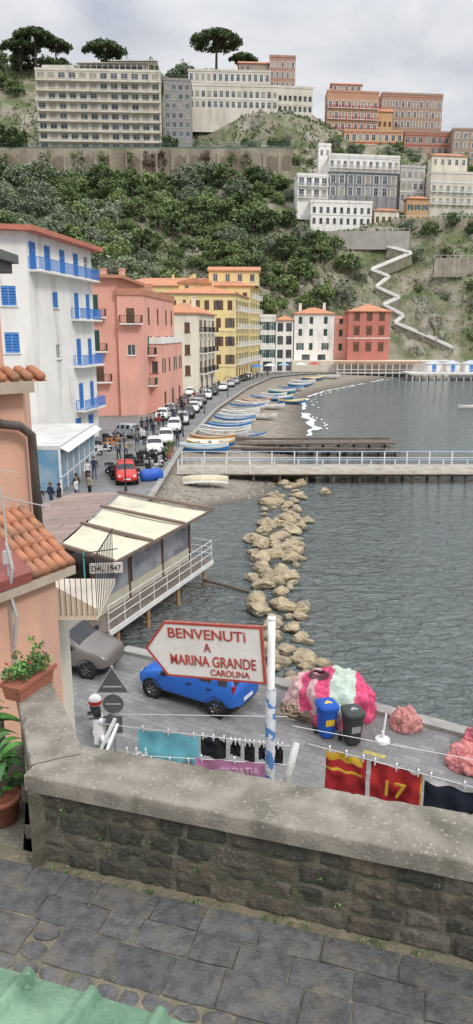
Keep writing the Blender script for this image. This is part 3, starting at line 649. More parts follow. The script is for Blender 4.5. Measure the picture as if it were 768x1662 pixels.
for y in(57.5,61.7):
    mb=MB()
    for i in range(20):
        x=-4.8+i*1.98;mb.box(x-.05,x+.05,y-.05,y+.05,-.28,.88)
    for z in(.30,):mb.box(-4.8,32.8,y-.02,y+.02,z,z+.045)
    ob('railing',mb.mesh('railing',WHITEP),e)
    mb=MB();mb.box(-4.8,32.8,y-.035,y+.035,.84,.90);ob('handrail',mb.mesh('handrail',mat('pale_blue_rail',(.42,.58,.78))),e)
e=thing('old_jetty','low dark weathered timber jetty on the beach','jetty',TR(8,76,-1))
mb=MB()
for i in range(70):
    x=-1+i*.26;mb.box(x,x+.23,75.5+.05*i*.2,77.5+.05*i*.2,-.75,-.6+R.uniform(0,.05));
for i in range(62):
    x=.5+i*.26;mb.box(x,x+.23,72-.02*i,74-.02*i,-.8,-.62+R.uniform(0,.05))
mb.beam((-1,71.9,-.45),(15,70.9,-.45),.25,.2);mb.beam((-1,77.8,-.4),(17,78.4,-.4),.25,.2)
ob('deck',mb.mesh('deck',WOODD),e)
for i in range(10):
    for y in (72.2,73.6,75.8,77.6):ob('pile',PIL,e,TR(1+i*1.7,y,-.25))
# ================================================================= BOATS
def boat_parts(L,B,mh,ms,mi_,seed=0):
    h=MB();n=13;sec=6;rows=[]
    for i in range(n):
        t=i/(n-1);b=B/2*max(.03,math.sin(pi*(.04+.92*t))**.55)*(1 if t<.5 else (1-.15*(t-.5)));sh=.62+.30*(2*t-1)**2;kl=.0+.18*abs(2*t-1)**3
        x=(t-.5)*L
        ring=[]
        for k in range(sec):
            q=k/(sec-1);ring.append((x,b*math.sin(q*pi/2)**.8,kl+(sh-kl)*(1-math.cos(q*pi/2))**.9))
        inn=[(x*.97,max(.01,b-.07),sh-.01),(x*.95,max(.01,b*.75),.28+kl*.6),(x*.95,0,.24+kl*.6)]
        rows.append([(p[0],p[1],p[2]) for p in ring]+inn)
    m=sec+3
    for s in(1,-1):
        vs=[(p[0],p[1]*s,p[2]) for r in rows for p in r]
        for i in range(n-1):
            for k in range(m-1):
                f=(i*m+k,(i+1)*m+k,(i+1)*m+k+1,i*m+k+1)
                h.add([vs[q] for q in (f if s==1 else f[::-1])],[(0,1,2,3)],1 if k in(sec-2,sec-1) else(0 if k<sec-2 else 2))
    hull=h.mesh('hull',[mh,ms,mi_],True)
    g=MB()
    for s in(1,-1):g.tube([(r[sec-1][0],r[sec-1][1]*s,r[sec-1][2]) for r in rows],.045,6)
    t=MB();t.box(-.14,.14,-B*.42,B*.42,.47,.52)
    return hull,g.mesh('gunwale',ms),t.mesh('thwart',WOODG)
WB=mat('boat_white',(.78,.78,.75),(.66,.66,.63),2,.5);BB=mat('boat_blue',(.04,.24,.55),(.04,.19,.46),2,.5);TB=mat('boat_teal',(.06,.38,.42),None,2,.5);IB=mat('boat_inside',(.5,.47,.4),(.34,.32,.27),2,.7);YB=mat('boat_yellow',(.78,.58,.16),None,2,.5);OB=mat('boat_orange',(.56,.25,.08),None,2,.5);LB=mat('boat_lightblue',(.3,.5,.62),None,2,.5)
BT={}
BSPEC={'wb':(WB,BB,IB,'white wooden rowing boat with blue trim on the beach'),'bw':(BB,WB,LB,'blue wooden fishing boat with white rim on the beach'),'ww':(WB,WB,IB,'plain white fishing boat pulled up on the beach'),'tw':(TB,WB,WB,'teal wooden boat with white rim on the beach'),'yb':(BB,YB,WB,'blue boat with yellow rim pulled up on the beach'),'wo':(WB,OB,IB,'white boat with orange rim on the beach')}
for k,v in BSPEC.items():BT[k]=boat_parts(4.9,1.75,v[0],v[1],v[2])
blist=[(-3.2,69.5,0,'bw',1),(-2.7,72.6,.05,'yb',1),(-2.6,75.6,-.08,'wo',1),(-1.4,79,.03,'ww',1.15),(-1.2,82.5,-.05,'ww',1.2),(1.4,80.5,.1,'wb',.8),(-.9,86,.06,'wb',1.1),(-.6,89.5,0,'tw',1),(-.2,93,-.04,'wb',1.1),(0,97,.05,'bw',1),(.6,101,0,'ww',1.1),(1.0,105,.08,'tw',1),(3.4,99,.1,'ww',.9),(1.6,110,0,'wb',1.1),(2.5,115,-.1,'ww',1.1),(3.3,120,.05,'wo',1),(5.2,113,0,'ww',1),(7.2,127,.2,'bw',1.2),(9.6,124,.3,'yb',1),(5,128,0,'wb',1),(7,134,.1,'ww',1),(9,142,0,'tw',1.1),(11.4,150,.2,'wb',1.1),(14,160,.3,'bw',1.1),(15.5,168,0,'ww',1.2),(19,180,.2,'yb',1.2),(24,188,.2,'ww',1.2)]
def beachz(x,y):
    E,W=interp(ETAB,y)-.6,interp(WTAB,y);t=max(0,(x-E)/(W-E));return -.28-.88*t
for (x,y,r,k,s) in blist:
    M=TR(x,y,beachz(x,y)+.02,r+R.uniform(-.12,.12))@Matrix.Rotation(R.uniform(-.13,.13),4,'X')@Matrix.Scale(s,4)
    e=thing('boat',BSPEC[k][3],'boat',M,'boats pulled up on the beach')
    ob('hull',BT[k][0],e,local=True);ob('gunwale',BT[k][1],e,local=True)
    for xx in(-1.2,0,1.2):ob('thwart',BT[k][2],e,Matrix.Translation((xx,0,0)),local=True)
M=Matrix.Translation((0,0,.42))@TR(-2.4,54.2,-.15,.05)@Matrix.Rotation(pi,4,'X')@Matrix.Scale(.72,4)
UP=boat_parts(4.9,1.9,mat('boat_beige',(.6,.54,.38),None,2,.6),WB,IB)
e=thing('boat','upturned beige dinghy lying on the pebble beach','boat',M);ob('hull',UP[0],e,local=True);ob('gunwale',UP[1],e,local=True)
e=thing('boat','small white motor boat floating in the bay','boat',TR(38.8,118,-1.4,.3));ob('hull',BT['ww'][0],e,local=True);ob('gunwale',BT['ww'][1],e,local=True);ob('thwart',BT['ww'][2],e,local=True)
# ================================================================= BREAKWATER
BR=mat('boulder_tan',(.46,.375,.24),(.30,.245,.165),2.2,.9,.8,9,stain=(.2,.165,.12),ss=2.2,wet=(-1.22,-.98,(.06,.055,.04)))
bms=[rockmesh(60+i,4,.66,16,.12) for i in range(9)]
for m_ in bms:m_.materials.append(BR)
path=[(23,1.7),(26,1.8),(29.4,2.05),(35.2,2.1),(43.6,2.7),(50,3.8),(58,4.5),(66,6)]
rb=random.Random(9);rocks=[];tr_=0
while len(rocks)<118 and tr_<16000:
    tr_+=1;yb=22.4+40.5*rb.random()**1.25
    c=interp(path,yb);wd=interp([(22,.95),(28,.75),(31,1.15),(36,1.25),(46,1.6),(56,1.6),(64,1.1)],yb)
    x=c+max(-wd,min(wd,rb.gauss(0,.6)*wd));s=rb.uniform(.28,.78)
    if yb<29:s*=.72
    if any(math.hypot(x-a,(yb-b))<(s+q)*.62 for a,b,q in rocks):continue
    rocks.append((x,yb,s))
rocks+=[(6.9,54,.7),(3.3,24.6,.4),(2.9,26.5,.3)]
for (x,y,s) in rocks:
    ob('boulder',rb.choice(bms),M=TR(x,y,-1.2+s*rb.uniform(.0,.28),rb.uniform(0,6.3))@Matrix.Rotation(rb.uniform(-.35,.35),4,'X')@Matrix.Scale(s,4),label='tan limestone boulder standing in the water',cat='boulder',group='boulders of the breakwater')
# ================================================================= CARS
def subsurf_mesh(mb,lv,mats):
    me=mb.mesh('tmp',mats);o=bpy.data.objects.new('tmp',me);C.objects.link(o)
    bm=bmesh.new();bm.from_mesh(me);bmesh.ops.remove_doubles(bm,verts=bm.verts,dist=.0005);bmesh.ops.recalc_face_normals(bm,faces=bm.faces);bm.to_mesh(me);bm.free()
    md=o.modifiers.new('s','SUBSURF');md.levels=lv;md.render_levels=lv
    dg=bpy.context.evaluated_depsgraph_get();r=bpy.data.meshes.new_from_object(o.evaluated_get(dg));bpy.data.objects.remove(o);return r
def split(me,mats,names):
    out=[];
    for idx,(m,nm) in enumerate(zip(mats,names)):
        vs={};f=[];vl=[]
        for p in me.polygons:
            if p.material_index==idx:
                q=[]
                for vi in p.vertices:
                    if vi not in vs:vs[vi]=len(vl);vl.append(tuple(me.vertices[vi].co))
                    q.append(vs[vi])
                f.append(q)
        if not f:continue
        k=bpy.data.meshes.new(nm);k.from_pydata(vl,[],f);k.materials.append(m);k.polygons.foreach_set('use_smooth',[True]*len(f));k.update();out.append((nm,k))
    return out
HATCH=[(-1.80,.34,.60,.62,.62,.5),(-1.72,.24,.74,.78,.74,.6),(-1.3,.2,.90,.95,.80,.66),(-.86,.2,.97,1.02,.82,.68),(-.30,.2,.99,1.50,.82,.60),(-.20,.2,.99,1.53,.82,.60),(.38,.2,1.0,1.56,.82,.61),(.46,.2,1.0,1.56,.82,.61),(1.05,.2,1.01,1.54,.82,.60),(1.14,.2,1.01,1.53,.82,.60),(1.50,.22,1.02,1.47,.79,.57),(1.74,.26,.98,1.03,.75,.60),(1.80,.34,.85,.88,.68,.52)]
def car_meshes(paint,st=HATCH):
    b=MB();rings=[]
    for (x,zb,zs,zr,w,wr) in st:
        rings.append([(x,0,zb),(x,w*.85,zb),(x,w,zb+.16),(x,w*1.01,(zb+zs)/2+.06),(x,w*.95,zs),(x,wr,zr-.05),(x,wr*.72,zr),(x,0,zr+.01)])
    m=8;ns=len(st)
    for s in(1,-1):
        for i in range(ns-1):
            for k in range(m-1):
                q=[rings[i][k],rings[i+1][k],rings[i+1][k+1],rings[i][k+1]];q=[(p[0],p[1]*s,p[2]) for p in q]
                mi=0
                if k>=5 and i==3:mi=1
                if k>=5 and i==ns-3:mi=2
                if k==4 and i in(5,7,9):mi=3 if s==1 else 4
                if k==0 or k==1:mi=5
                if s==-1:q=q[::-1]
                b.add(q,[(0,1,2,3)],mi)
        for ri in(0,ns-1):
            q=[(p[0],p[1]*s,p[2]) for p in rings[ri]]
            b.add(q[:4]+[(q[0][0],0,q[3][2])],[(0,1,2,3,4)],0);b.add([(q[0][0],0,q[3][2])]+q[3:],[(0,1,2,3,4,5)],0)
    ms=[paint,DARKG,DARKG,DARKG,DARKG,BLACK]
    me=subsurf_mesh(b,2,ms)
    return split(me,ms,['body','windscreen','rear_window','side_window','side_window','bumper'])
tw=MB();tw.lathe((0,0,0),(0,1,0),[(-.09,.17),(-.1,.2),(-.1,.27),(-.07,.30),(.07,.30),(.1,.27),(.1,.2),(.09,.17)],22);TY=tw.mesh('tyre',BLACK,True)
tw=MB();tw.lathe((0,0,0),(0,1,0),[(-.06,.19),(-.085,.195),(-.085,.175),(-.05,.16),(-.045,.02),(-.045,.001)],20)
for i in range(6):
    a=i*pi/3;tw.beam((math.cos(a)*.03,-.06,math.sin(a)*.03),(math.cos(a)*.18,-.075,math.sin(a)*.18),.05,.02)
RI=tw.mesh('rim',CHROME)
tw=MB();tw.lathe((0,0,0),(0,1,0),[(-.1,.355),(-.01,.355),(.0,.001)],22);AR=tw.mesh('arch',BLACK)
hl=MB();hl.lathe((0,0,0),(1,0,0),[(-.03,.001),(-.03,.06),(.0,.10),(.05,.12)],12);HLM=hl.mesh('headlight',LAMPW,True)
tl=MB();tl.box(-.03,.03,-.06,.06,-.16,.16);TLM=tl.mesh('taillight',LAMPR)
pl=MB();pl.box(-.01,.01,-.25,.25,-.055,.055);PLM=pl.mesh('number_plate',WHITEP)
mi_=MB();mi_.box(-.06,.06,-.1,.1,-.07,.07);MIR=mi_.mesh('wing_mirror',BLACK)
ha=MB();ha.box(-.09,.09,-.012,.012,-.015,.015);HAN=ha.mesh('door_handle',BLACK)
gl=MB();gl.box(-.02,.02,-.38,.38,-.07,.07);GRL=gl.mesh('grille',BLACK)
def car(label,M,paint,group=None,st=HATCH,name='car'):
    e=thing(name,label,'car',M,group)
    for nm,k in car_meshes(paint,st):ob(nm,k,e,local=True)
    for sx,fr in((-1.16,1),(1.16,0)):
        for sy in(1,-1):
            W=Matrix.Translation((sx,sy*.735,.30))@Matrix.Rotation(pi if sy>0 else 0,4,'Z')
            w_=ob('wheel',TY,e,W,local=True);ob('rim',RI,w_,local=True)
            A=Matrix.Translation((sx,sy*.80,.33))@Matrix.Rotation(pi if sy>0 else 0,4,'Z')@Matrix.Scale(.45,4,(0,1,0));ob('wheel_arch',AR,e,A,local=True)
    for sy in(1,-1):
        ob('headlight',HLM,e,Matrix.Translation((-1.70,sy*.55,.68)),local=True)
        ob('taillight',TLM,e,Matrix.Translation((1.70,sy*.66,.92)),local=True)
        ob('wing_mirror',MIR,e,Matrix.Translation((-.62,sy*.90,1.03)),local=True)
        for xx in(.22,.92):ob('door_handle',HAN,e,Matrix.Translation((xx,sy*.82,.86)),local=True)
    for xx in(-1.80,1.80):ob('number_plate',PLM,e,Matrix.Translation((xx,0,.52)),local=True)
    ob('grille',GRL,e,Matrix.Translation((-1.77,0,.38)),local=True)
    return e
CP={'blue':mat('car_blue',(.02,.13,.52),(.02,.12,.48),1,.22),'grey':mat('car_grey',(.20,.18,.165),(.18,.16,.15),1,.25,metal=.3),'white':mat('car_white',(.75,.75,.74),None,1,.25),'silver':mat('car_silver',(.5,.51,.52),None,1,.28,metal=.4),'black':mat('car_black',(.03,.03,.032),None,1,.2),'red':mat('car_red',(.55,.03,.02),None,1,.25)}
car('bright blue small hatchback parked on the quay',TR(-1.2,20.05,0,math.atan2(-.51,.86)),CP['blue'])
MINI=[(a[0]*1.03,a[1],a[2]+.03,a[3]+.05,a[4],a[5]) for a in HATCH]
car('grey compact car parked beside the restaurant platform',TR(-5.75,22.3,0,math.atan2(.30,-.95)),CP['grey'],st=MINI)
CS={}
far=[('white',-7.7,66,.15),('white',-7.2,72,.1),('silver',-11.2,76,1.1),('white',-7.1,81,.05),('silver',-6.7,88,.05),('black',-6.4,94.5,0),('white',-6.1,101,0),('silver',-5.9,107,0),('grey',-5.6,114,0),('white',-5,122,0),('black',-4.2,130,-.1),('white',-2.6,140,-.1),('silver',-1.2,150,-.1),('white',-8.3,128,0),('red',-8.4,53,.2),('black',1.6,168,-.3),('white',-9.6,92,0),('silver',-9.2,98.5,0),('black',-8.2,110,0),('white',2.8,176,-.3),('silver',-.2,158,-.2)]
WORDS={'white':'white','silver':'silver','black':'black','grey':'dark grey','red':'red'}
for (c,x,y,r) in far:
    M=TR(x,y,0,pi/2+r)
    if c not in CS:
        CS[c]=car(WORDS[c]+' small car parked along the harbour road',M,CP[c],'cars parked along the harbour road');index_children()
    else:copy_tree(CS[c],M)
# ================================================================= SCOOTERS
def scooter(M,paint,label,group):
    e=thing('scooter',label,'scooter',M,group)
    b=MB()
    b.tube([(.62,0,.28),(.5,0,.62),(.42,0,.98)],[.05,.06,.04],8)
    b.add([(.50,-.22,.3),(.50,.22,.3),(.42,.2,.95),(.42,-.2,.95),(.56,-.12,.3),(.56,.12,.3),(.50,.1,.95),(.50,-.1,.95)],[(0,3,2,1),(4,5,6,7),(0,4,7,3),(1,2,6,5),(3,7,6,2)])
    b.box(-.15,.5,-.16,.16,.26,.33)
    b.add([(-.15,-.13,.3),(-.15,.13,.3),(-.85,.08,.52),(-.85,-.08,.52),(-.1,-.16,.72),(-.1,.16,.72),(-.85,.13,.76),(-.85,-.13,.76)],[(0,3,2,1),(4,5,6,7),(0,1,5,4),(1,2,6,5),(2,3,7,6),(3,0,4,7)])
    b.tube([(.8,0,.5),(.68,0,.54),(.5,0,.46)],[.06,.09,.06],8)
    ob('body',b.mesh('body',paint),e,local=True)
    b=MB();b.tube([(-.1,0,.76),(-.35,0,.80),(-.65,0,.82),(-.85,0,.80)],[.1,.14,.14,.08],8);ob('saddle',b.mesh('saddle',BLACK,True),e,local=True)
    b=MB();b.tube([(.38,-.32,1.02),(.44,0,1.0),(.38,.32,1.02)],.022,6);b.tube([(.42,-.2,1.02),(.42,-.28,1.2)],.012,5);b.tube([(.42,.2,1.02),(.42,.28,1.2)],.012,5);b.box(.40,.43,-.35,-.24,1.16,1.25);b.box(.40,.43,.24,.35,1.16,1.25);ob('handlebar',b.mesh('handlebar',IRON),e,local=True)
    b=MB();b.lathe((.5,0,.93),(1,0,0),[(-.05,.09),(.03,.09),(.06,.05),(.065,.001)],12);ob('headlight',b.mesh('headlight',LAMPW,True),e,local=True)
    for x in(.66,-.62):
        b=MB();b.lathe((x,0,.24),(0,1,0),[(-.05,.13),(-.055,.2),(-.03,.24),(.03,.24),(.055,.2),(.05,.13)],18);b.lathe((x,0,.24),(0,1,0),[(-.02,.14),(-.03,.02),(.03,.02),(.02,.14)],12,1);ob('wheel',b.mesh('wheel',[BLACK,CHROME],True),e,local=True)
    return e
sg='scooters parked in a row on the quay'
SCS=[scooter(TR(-8.6,57,0,.6),CP['black'],'black scooter parked on the quay',sg),scooter(TR(-13.2,64.5,0,.3),CP['white'],'white scooter parked by the white house',sg),scooter(TR(-12.2,69,0,.6),mat('orange_scooter',(.6,.2,.04)),'orange scooter parked by the white house',sg),scooter(TR(-7.2,55.6,0,.5),CP['silver'],'silver grey scooter parked on the quay',sg)]
index_children()
for i,(x,y) in enumerate([(-9.4,55.2),(-8.2,58.8),(-7.4,60.2),(-7.6,57.6),(-6.9,58.6),(-9.8,56.3),(-6.7,61.2),(-12.6,66.5),(-12.5,71.3),(-13,72.8),(-7.0,62.8),(-9.0,53.9),(-7.8,62),(-12.9,67.8),(-12.2,74),(-8.9,60.5)]):
    copy_tree(SCS[(0,3,0,0,1,3,0,1,2,0,3,0,0,0,3,0)[i]],TR(x,y,0,.5+R.uniform(-.3,.3)))
copy_tree(SCS[1],TR(-3.78,17.45,0,-1.2),'white scooter with red and white helmet on the seat')
b=MB();b.lathe((0,0,0),(0,0,1),[(-.12,.14),(-.02,.185),(.07,.18),(.14,.13),(.185,.06),(.19,.001)],18,0);b.lathe((0,0,0),(0,0,1),[(-.07,.184),(-.02,.192),(.04,.190)],18,1)
ob('helmet',b.mesh('helmet',[WHITEP,REDP],True),M=TR(-3.94,17.87,1.06),label='white and red motorcycle helmet on a scooter seat',cat='helmet')
def blob(sub,fn):
    bm=bmesh.new();bmesh.ops.create_icosphere(bm,subdivisions=sub,radius=1)
    for v in bm.verts:v.co=fn(v.co.copy())
    me=bpy.data.meshes.new('blob');bm.to_mesh(me);bm.free()
    me.polygons.foreach_set('use_smooth',[True]*len(me.polygons));return me
me=blob(4,lambda c:V((c.x*1.0,c.y*.45,max(0,(c.z*(.6+.4*abs(c.x))+.5)*.75)+.06*noise.noise(c*5)+.02)));me.materials.append(mat('blue_tarp',(.02,.12,.55),(.02,.08,.4),3,.5,.5,9))
ob('covered_scooter',me,M=TR(-6.5,53.4,0,.6),label='scooter under a bright blue tarpaulin',cat='tarpaulin')
# ================================================================= PEOPLE
def person_mesh(seed,stride=.12,arm=.1):
    J={'pel':(0,0,.93),'wai':(0,.0,1.08),'che':(0,.01,1.30),'nk':(0,0,1.47),'nk2':(0,-.01,1.53),'hd':(0,-.02,1.62),'ht':(0,-.01,1.71)}
    for s,n in((1,'l'),(-1,'r')):
        J['hip'+n]=(s*.1,0,.88);J['kn'+n]=(s*.1,-stride*s*.6-.02,.48);J['an'+n]=(s*.1,-stride*s,.09);J['to'+n]=(s*.11,-stride*s-.17,.04)
        J['sh'+n]=(s*.19,.01,1.40);J['el'+n]=(s*.25,.03+arm*s*.4,1.12);J['wr'+n]=(s*.25,-.08+arm*s,.90);J['ha'+n]=(s*.25,-.12+arm*s,.80)
    rr={'pel':.14,'wai':.125,'che':.15,'nk':.06,'nk2':.055,'hd':.098,'ht':.075,'hip':.095,'kn':.062,'an':.045,'to':.04,'sh':.065,'el':.045,'wr':.033,'ha':.04}
    ks=list(J);ix={k:i for i,k in enumerate(ks)}
    ed=[('pel','wai'),('wai','che'),('che','nk'),('nk','nk2'),('nk2','hd'),('hd','ht')]
    for n in'lr':ed+=[('pel','hip'+n),('hip'+n,'kn'+n),('kn'+n,'an'+n),('an'+n,'to'+n),('che','sh'+n),('sh'+n,'el'+n),('el'+n,'wr'+n),('wr'+n,'ha'+n)]
    me=bpy.data.meshes.new('p');me.from_pydata([J[k] for k in ks],[(ix[a],ix[b]) for a,b in ed],[])
    o=bpy.data.objects.new('tmp',me);C.objects.link(o)
    o.modifiers.new('k','SKIN')
    for i,k in enumerate(ks):
        r=rr.get(k) or rr[k[:-1]];me.skin_vertices[0].data[i].radius=(r,r*.8 if k in('che','wai','pel') else r)
    me.skin_vertices[0].data[0].use_root=True
    sm=o.modifiers.new('s','SUBSURF');sm.levels=2
    dg=bpy.context.evaluated_depsgraph_get();r=bpy.data.meshes.new_from_object(o.evaluated_get(dg));bpy.data.objects.remove(o)
    r.materials.clear();r.polygons.foreach_set('use_smooth',[True]*len(r.polygons));return r
PB=[person_mesh(1,.02,.02),person_mesh(2,.2,.15)]
SKIN=mat('skin',(.5,.3,.22));HAIR=mat('dark_hair',(.03,.02,.015));HAIRB=mat('brown_hair',(.15,.08,.04))
hb=MB();hb.lathe((0,0,0),(0,0,1),[(-.11,.09),(-.04,.115),(.03,.112),(.08,.08),(.105,.001)],12);HM=[hb.mesh('hair',HAIR,True),hb.mesh('hair',HAIRB,True)]
cols={'black':mat('cloth_black',(.02,.02,.022)),'navy':mat('cloth_navy',(.02,.03,.07)),'white':mat('cloth_white',(.65,.65,.63)),'red':mat('cloth_red',(.4,.04,.03)),'jeans':mat('cloth_jeans',(.06,.10,.18)),'beige':mat('cloth_beige',(.4,.33,.24)),'green':mat('cloth_green',(.06,.12,.06)),'grey':mat('cloth_grey',(.2,.2,.2))}
PC={}
def person(x,y,rz,top,bot,v,hair=0,z=0):
    k=(v,top,bot)
    if k not in PC:
        me=PB[v].copy()
        for m in(cols[bot],cols[top],SKIN,cols['black']):me.materials.append(m)
        for p in me.polygons:
            c=p.center;p.material_index=3 if c.z<.1 else (2 if (c.z>1.49 or (abs(c.x)>.2 and c.z<.9)) else(0 if c.z<.95 and abs(c.x)<.21 else 1))
        PC[k]=me
    e=thing('person','person in %s top and %s trousers %s on the quay'%(top,bot,'walking' if v else 'standing'),'person',TR(x,y,z,rz))
    ob('body',PC[k],e,local=True);ob('hair',HM[hair],e,Matrix.Translation((0,.02,1.665)),local=True)
for a in [(-12.3,43.2,.4,'black','black',0,0),(-11.9,44.4,2.6,'navy','jeans',0,1),(-11.3,44.1,-1.8,'black','black',0,0),(-10.6,46.0,1.2,'white','jeans',1,1),(-10.0,47.2,2.4,'beige','black',0,1),(-10.9,47.3,4.,'black','navy',0,0),(-11.2,52.5,.3,'white','black',1,0),(-11.0,54,.3,'navy','jeans',1,0),
 (-10.6,79.5,.2,'black','black',1,0),(-10.1,80.3,3.,'navy','black',0,0),(-9.8,81.4,1.,'black','jeans',0,1),(-9.1,83,.1,'red','jeans',1,0),(-8.7,84.2,3.,'black','navy',1,0),(-5.9,70.5,.3,'black','black',1,0),(-8.2,92,.2,'black','jeans',1,0),(-7.7,93.5,.1,'grey','black',1,1),(-7.2,97,3.1,'navy','black',0,0),(-8.0,104,.2,'black','black',1,0),(-7.6,105.5,.2,'beige','jeans',1,0),(-7,118,.1,'red','black',1,0),(-3.6,146,0,'black','black',1,0),(-2.6,148,0,'white','jeans',1,0),(.5,158,0,'navy','black',1,0),(3.2,170,0,'black','black',0,0),(4,172,0,'grey','black',0,0),(5,176,0,'navy','black',0,0),
 (-9.9,70,.2,'grey','jeans',1,0),(-9.3,71,.1,'white','black',1,1),(-6.6,85,3,'black','black',1,0),(-6.9,112,.2,'white','navy',1,0),(-6.3,126,0,'black','black',1,0),(-5.4,134,3,'navy','jeans',1,1),(-4.3,138,0,'black','black',1,0),(-1.0,154,0,'red','black',1,0),(6.5,182,0,'white','black',0,0),(8,186,0,'black','black',1,0),(-10.4,62,.4,'navy','black',1,0),(-9.9,63,.3,'beige','jeans',1,1),(-8.9,76,3,'black','jeans',1,0),(-8.3,88,.2,'white','black',1,0),(-10.2,73,.2,'black','black',1,0),(-9.5,74.5,.2,'navy','jeans',0,1),(-9.4,86.5,.2,'black','black',1,0),(-8.8,95.5,.2,'grey','jeans',1,0)]:person(*a)
# ================================================================= STREET LAMPS
def lamp(x,y,z=0,h=3.7):
    e=thing('street_lamp','black iron street lamp with two lanterns','street lamp',TR(x,y,z),'iron street lamps')
    b=MB();b.tube([(0,0,0),(0,0,.3),(0,0,.35),(0,0,h)],[.11,.1,.06,.04],10);b.tube([(-.45,0,h-.25),(-.3,0,h-.05),(0,0,h-.15),(.3,0,h-.05),(.45,0,h-.25)],.025,6);b.tube([(0,0,h),(0,0,h+.15)],[.04,.01],6);ob('pole',b.mesh('pole',IRON),e,local=True)
    for sx in(-.45,.45):
        b=MB();b.lathe((sx,0,h-.62),(0,0,1),[(0,.07),(.3,.13),(.33,.15),(.36,.14),(.44,.03),(.5,.01)],8);ob('lantern',b.mesh('lantern',mat('lantern_glass',(.25,.25,.22),None,4,.3)),e,local=True)
for p in[(-7.9,49.5),(-5.8,77),(-4.5,100),(-1.5,125)]:lamp(*p)
for (x,y) in [(-6.2,63),(-6.3,66.5)]:
    e=thing('quay_planter','terracotta planter with green shrub on the quay','planter',TR(x,y,0),'planters along the quay edge')
    b=MB();b.lathe((0,0,0),(0,0,1),[(0,.001),(0,.3),(.5,.4),(.5,.3),(.45,.001)],14);ob('pot',b.mesh('pot',TERRA),e,local=True)
    b=MB();cloud(b,(0,0,.8),.45,90,.1,0,rd);ob('foliage',b.mesh('foliage',[LM]),e,local=True)
# ================================================================= KIOSK
e=thing('kiosk','low white cafe pavilion with blue glass front','building',TR(-14,55,0))
b=MB();b.box(-17.5,-12.3,49,61.5,3.1,3.35);ob('roof',b.mesh('roof',mat('kiosk_roof',(.62,.61,.58),(.5,.49,.46),.8)),e)
b=MB()
for y in range(49,62,2):b.box(-12.45,-12.3,y,y+.12,0,3.1)
for x in(-17.3,-15.6,-14):b.box(x,x+.12,49,49.12,0,3.1)
b.box(-12.42,-12.32,49,61.2,1.0,1.08);ob('frame',b.mesh('frame',WHITEP),e)
b=MB();b.box(-12.40,-12.36,49.1,61.2,.1,3.05);b.box(-17.3,-12.4,49.04,49.08,.1,3.05);ob('glazing',b.mesh('glazing',mat('blue_glazing',(.12,.28,.42),(.3,.4,.46),.6,.1)),e)
b=MB();b.add([(-12.3,49,3.2),(-12.3,61.5,3.2),(-11.7,61.5,2.9),(-11.7,49,2.9)],[(0,1,2,3)]);ob('awning',b.mesh('awning',WHITEP),e)
# ================================================================= RESTAURANT
a_=V((.384,.923));b_=V((-.923,.384));O=V((-4.9,25.2))
RM=Matrix(((a_.x,b_.x,0,O.x),(a_.y,b_.y,0,O.y),(0,0,1,0),(0,0,0,1)))
e=thing('restaurant_platform','wooden seaside restaurant on stilts with cream canopy','restaurant',TR(O.x,O.y,0))
def rp(name,fn,m,smooth=False):
    b=MB(RM);fn(b);return ob(name,b.mesh(name,m,smooth),e)
rp('deck',lambda b:b.box(-.2,9.3,-.15,7.5,-.18,-.02),WOODG)
def cw(a):return 2.3+(a-.45)*.31
CANV=mat('cream_canvas',(.64,.60,.45),(.55,.52,.40),.7,.8,.2,3,stain=(.45,.42,.33),ss=1)
for i in range(3):
    def canopy(b):
        x0=.42+i*2.95;x1=x0+2.72;z0,z1=2.62-.05*i,3.0-.04*i;k=8;vs=[]
        for j in range(k+1):
            t=j/k
            for x in (x0,x0+.9,x0+1.8,x1):
                w=-.15+(cw(x)+.15)*t;sag=-.05*math.sin(pi*t)-.05*math.sin(pi*(x-x0)/(x1-x0))
                vs.append((x,w,z0+(z1-z0)*t+sag))
        b.add(vs,[(j*4+q,j*4+q+1,(j+1)*4+q+1,(j+1)*4+q) for j in range(k) for q in range(3)])
    rp('canopy',canopy,CANV,True)
TPE=mat('taupe_metal',(.20,.14,.11))
for i in range(4):
    def cframe(b):
        x=.28+i*2.95;b.beam((x,-.2,2.67),(x,cw(x)+.1,3.07),.16,.12)
    rp('canopy_frame',cframe,TPE)
rp('gutter',lambda b:b.box(.2,9.3,-.25,-.19,2.54,2.66),TPE)
rp('roof',lambda b:(b.add([(.0,cw(0)+.02,3.03),(9.3,cw(9.3)+.02,3.03),(9.0,7.8,2.8),(-.5,7.6,2.8)],[(0,1,2,3)]),b.add([(.0,cw(0),3.0),(-.5,7.6,2.78),(-.5,7.6,2.5),(0,cw(0),2.5)],[(0,1,2,3)])),mat('brown_felt_roof',(.30,.215,.18),(.24,.18,.15),1,.85,bricks=(3,.9,(.7,.7,.7),.04)))
for x in(.6,3.25,6.2,9.0):
    for y in(1.0,4.6):rp('post',lambda b:b.box(x-.06,x+.06,y-.06,y+.06,-.02,2.5),BROWNP)
rp('parapet',lambda b:(b.box(.7,8.9,.97,1.03,0,.62),b.box(8.95,9.03,1.0,4.5,0,.62)),mat('cream_panel',(.58,.55,.44),None,2,.7))
PLS=mat('clear_plastic',(.20,.21,.27),(.42,.43,.47),.7,.06,alpha=.78,lo=.42,hi=.58,bump=.25,bs=1.5)
for i in range(3):
    rp('plastic_window',lambda b:b.box(.74+i*2.78,3.33+i*2.78,.985,1.01,.63,2.5),PLS)
rp('plastic_window',lambda b:b.box(8.98,9.0,1.1,4.5,.63,2.5),PLS)
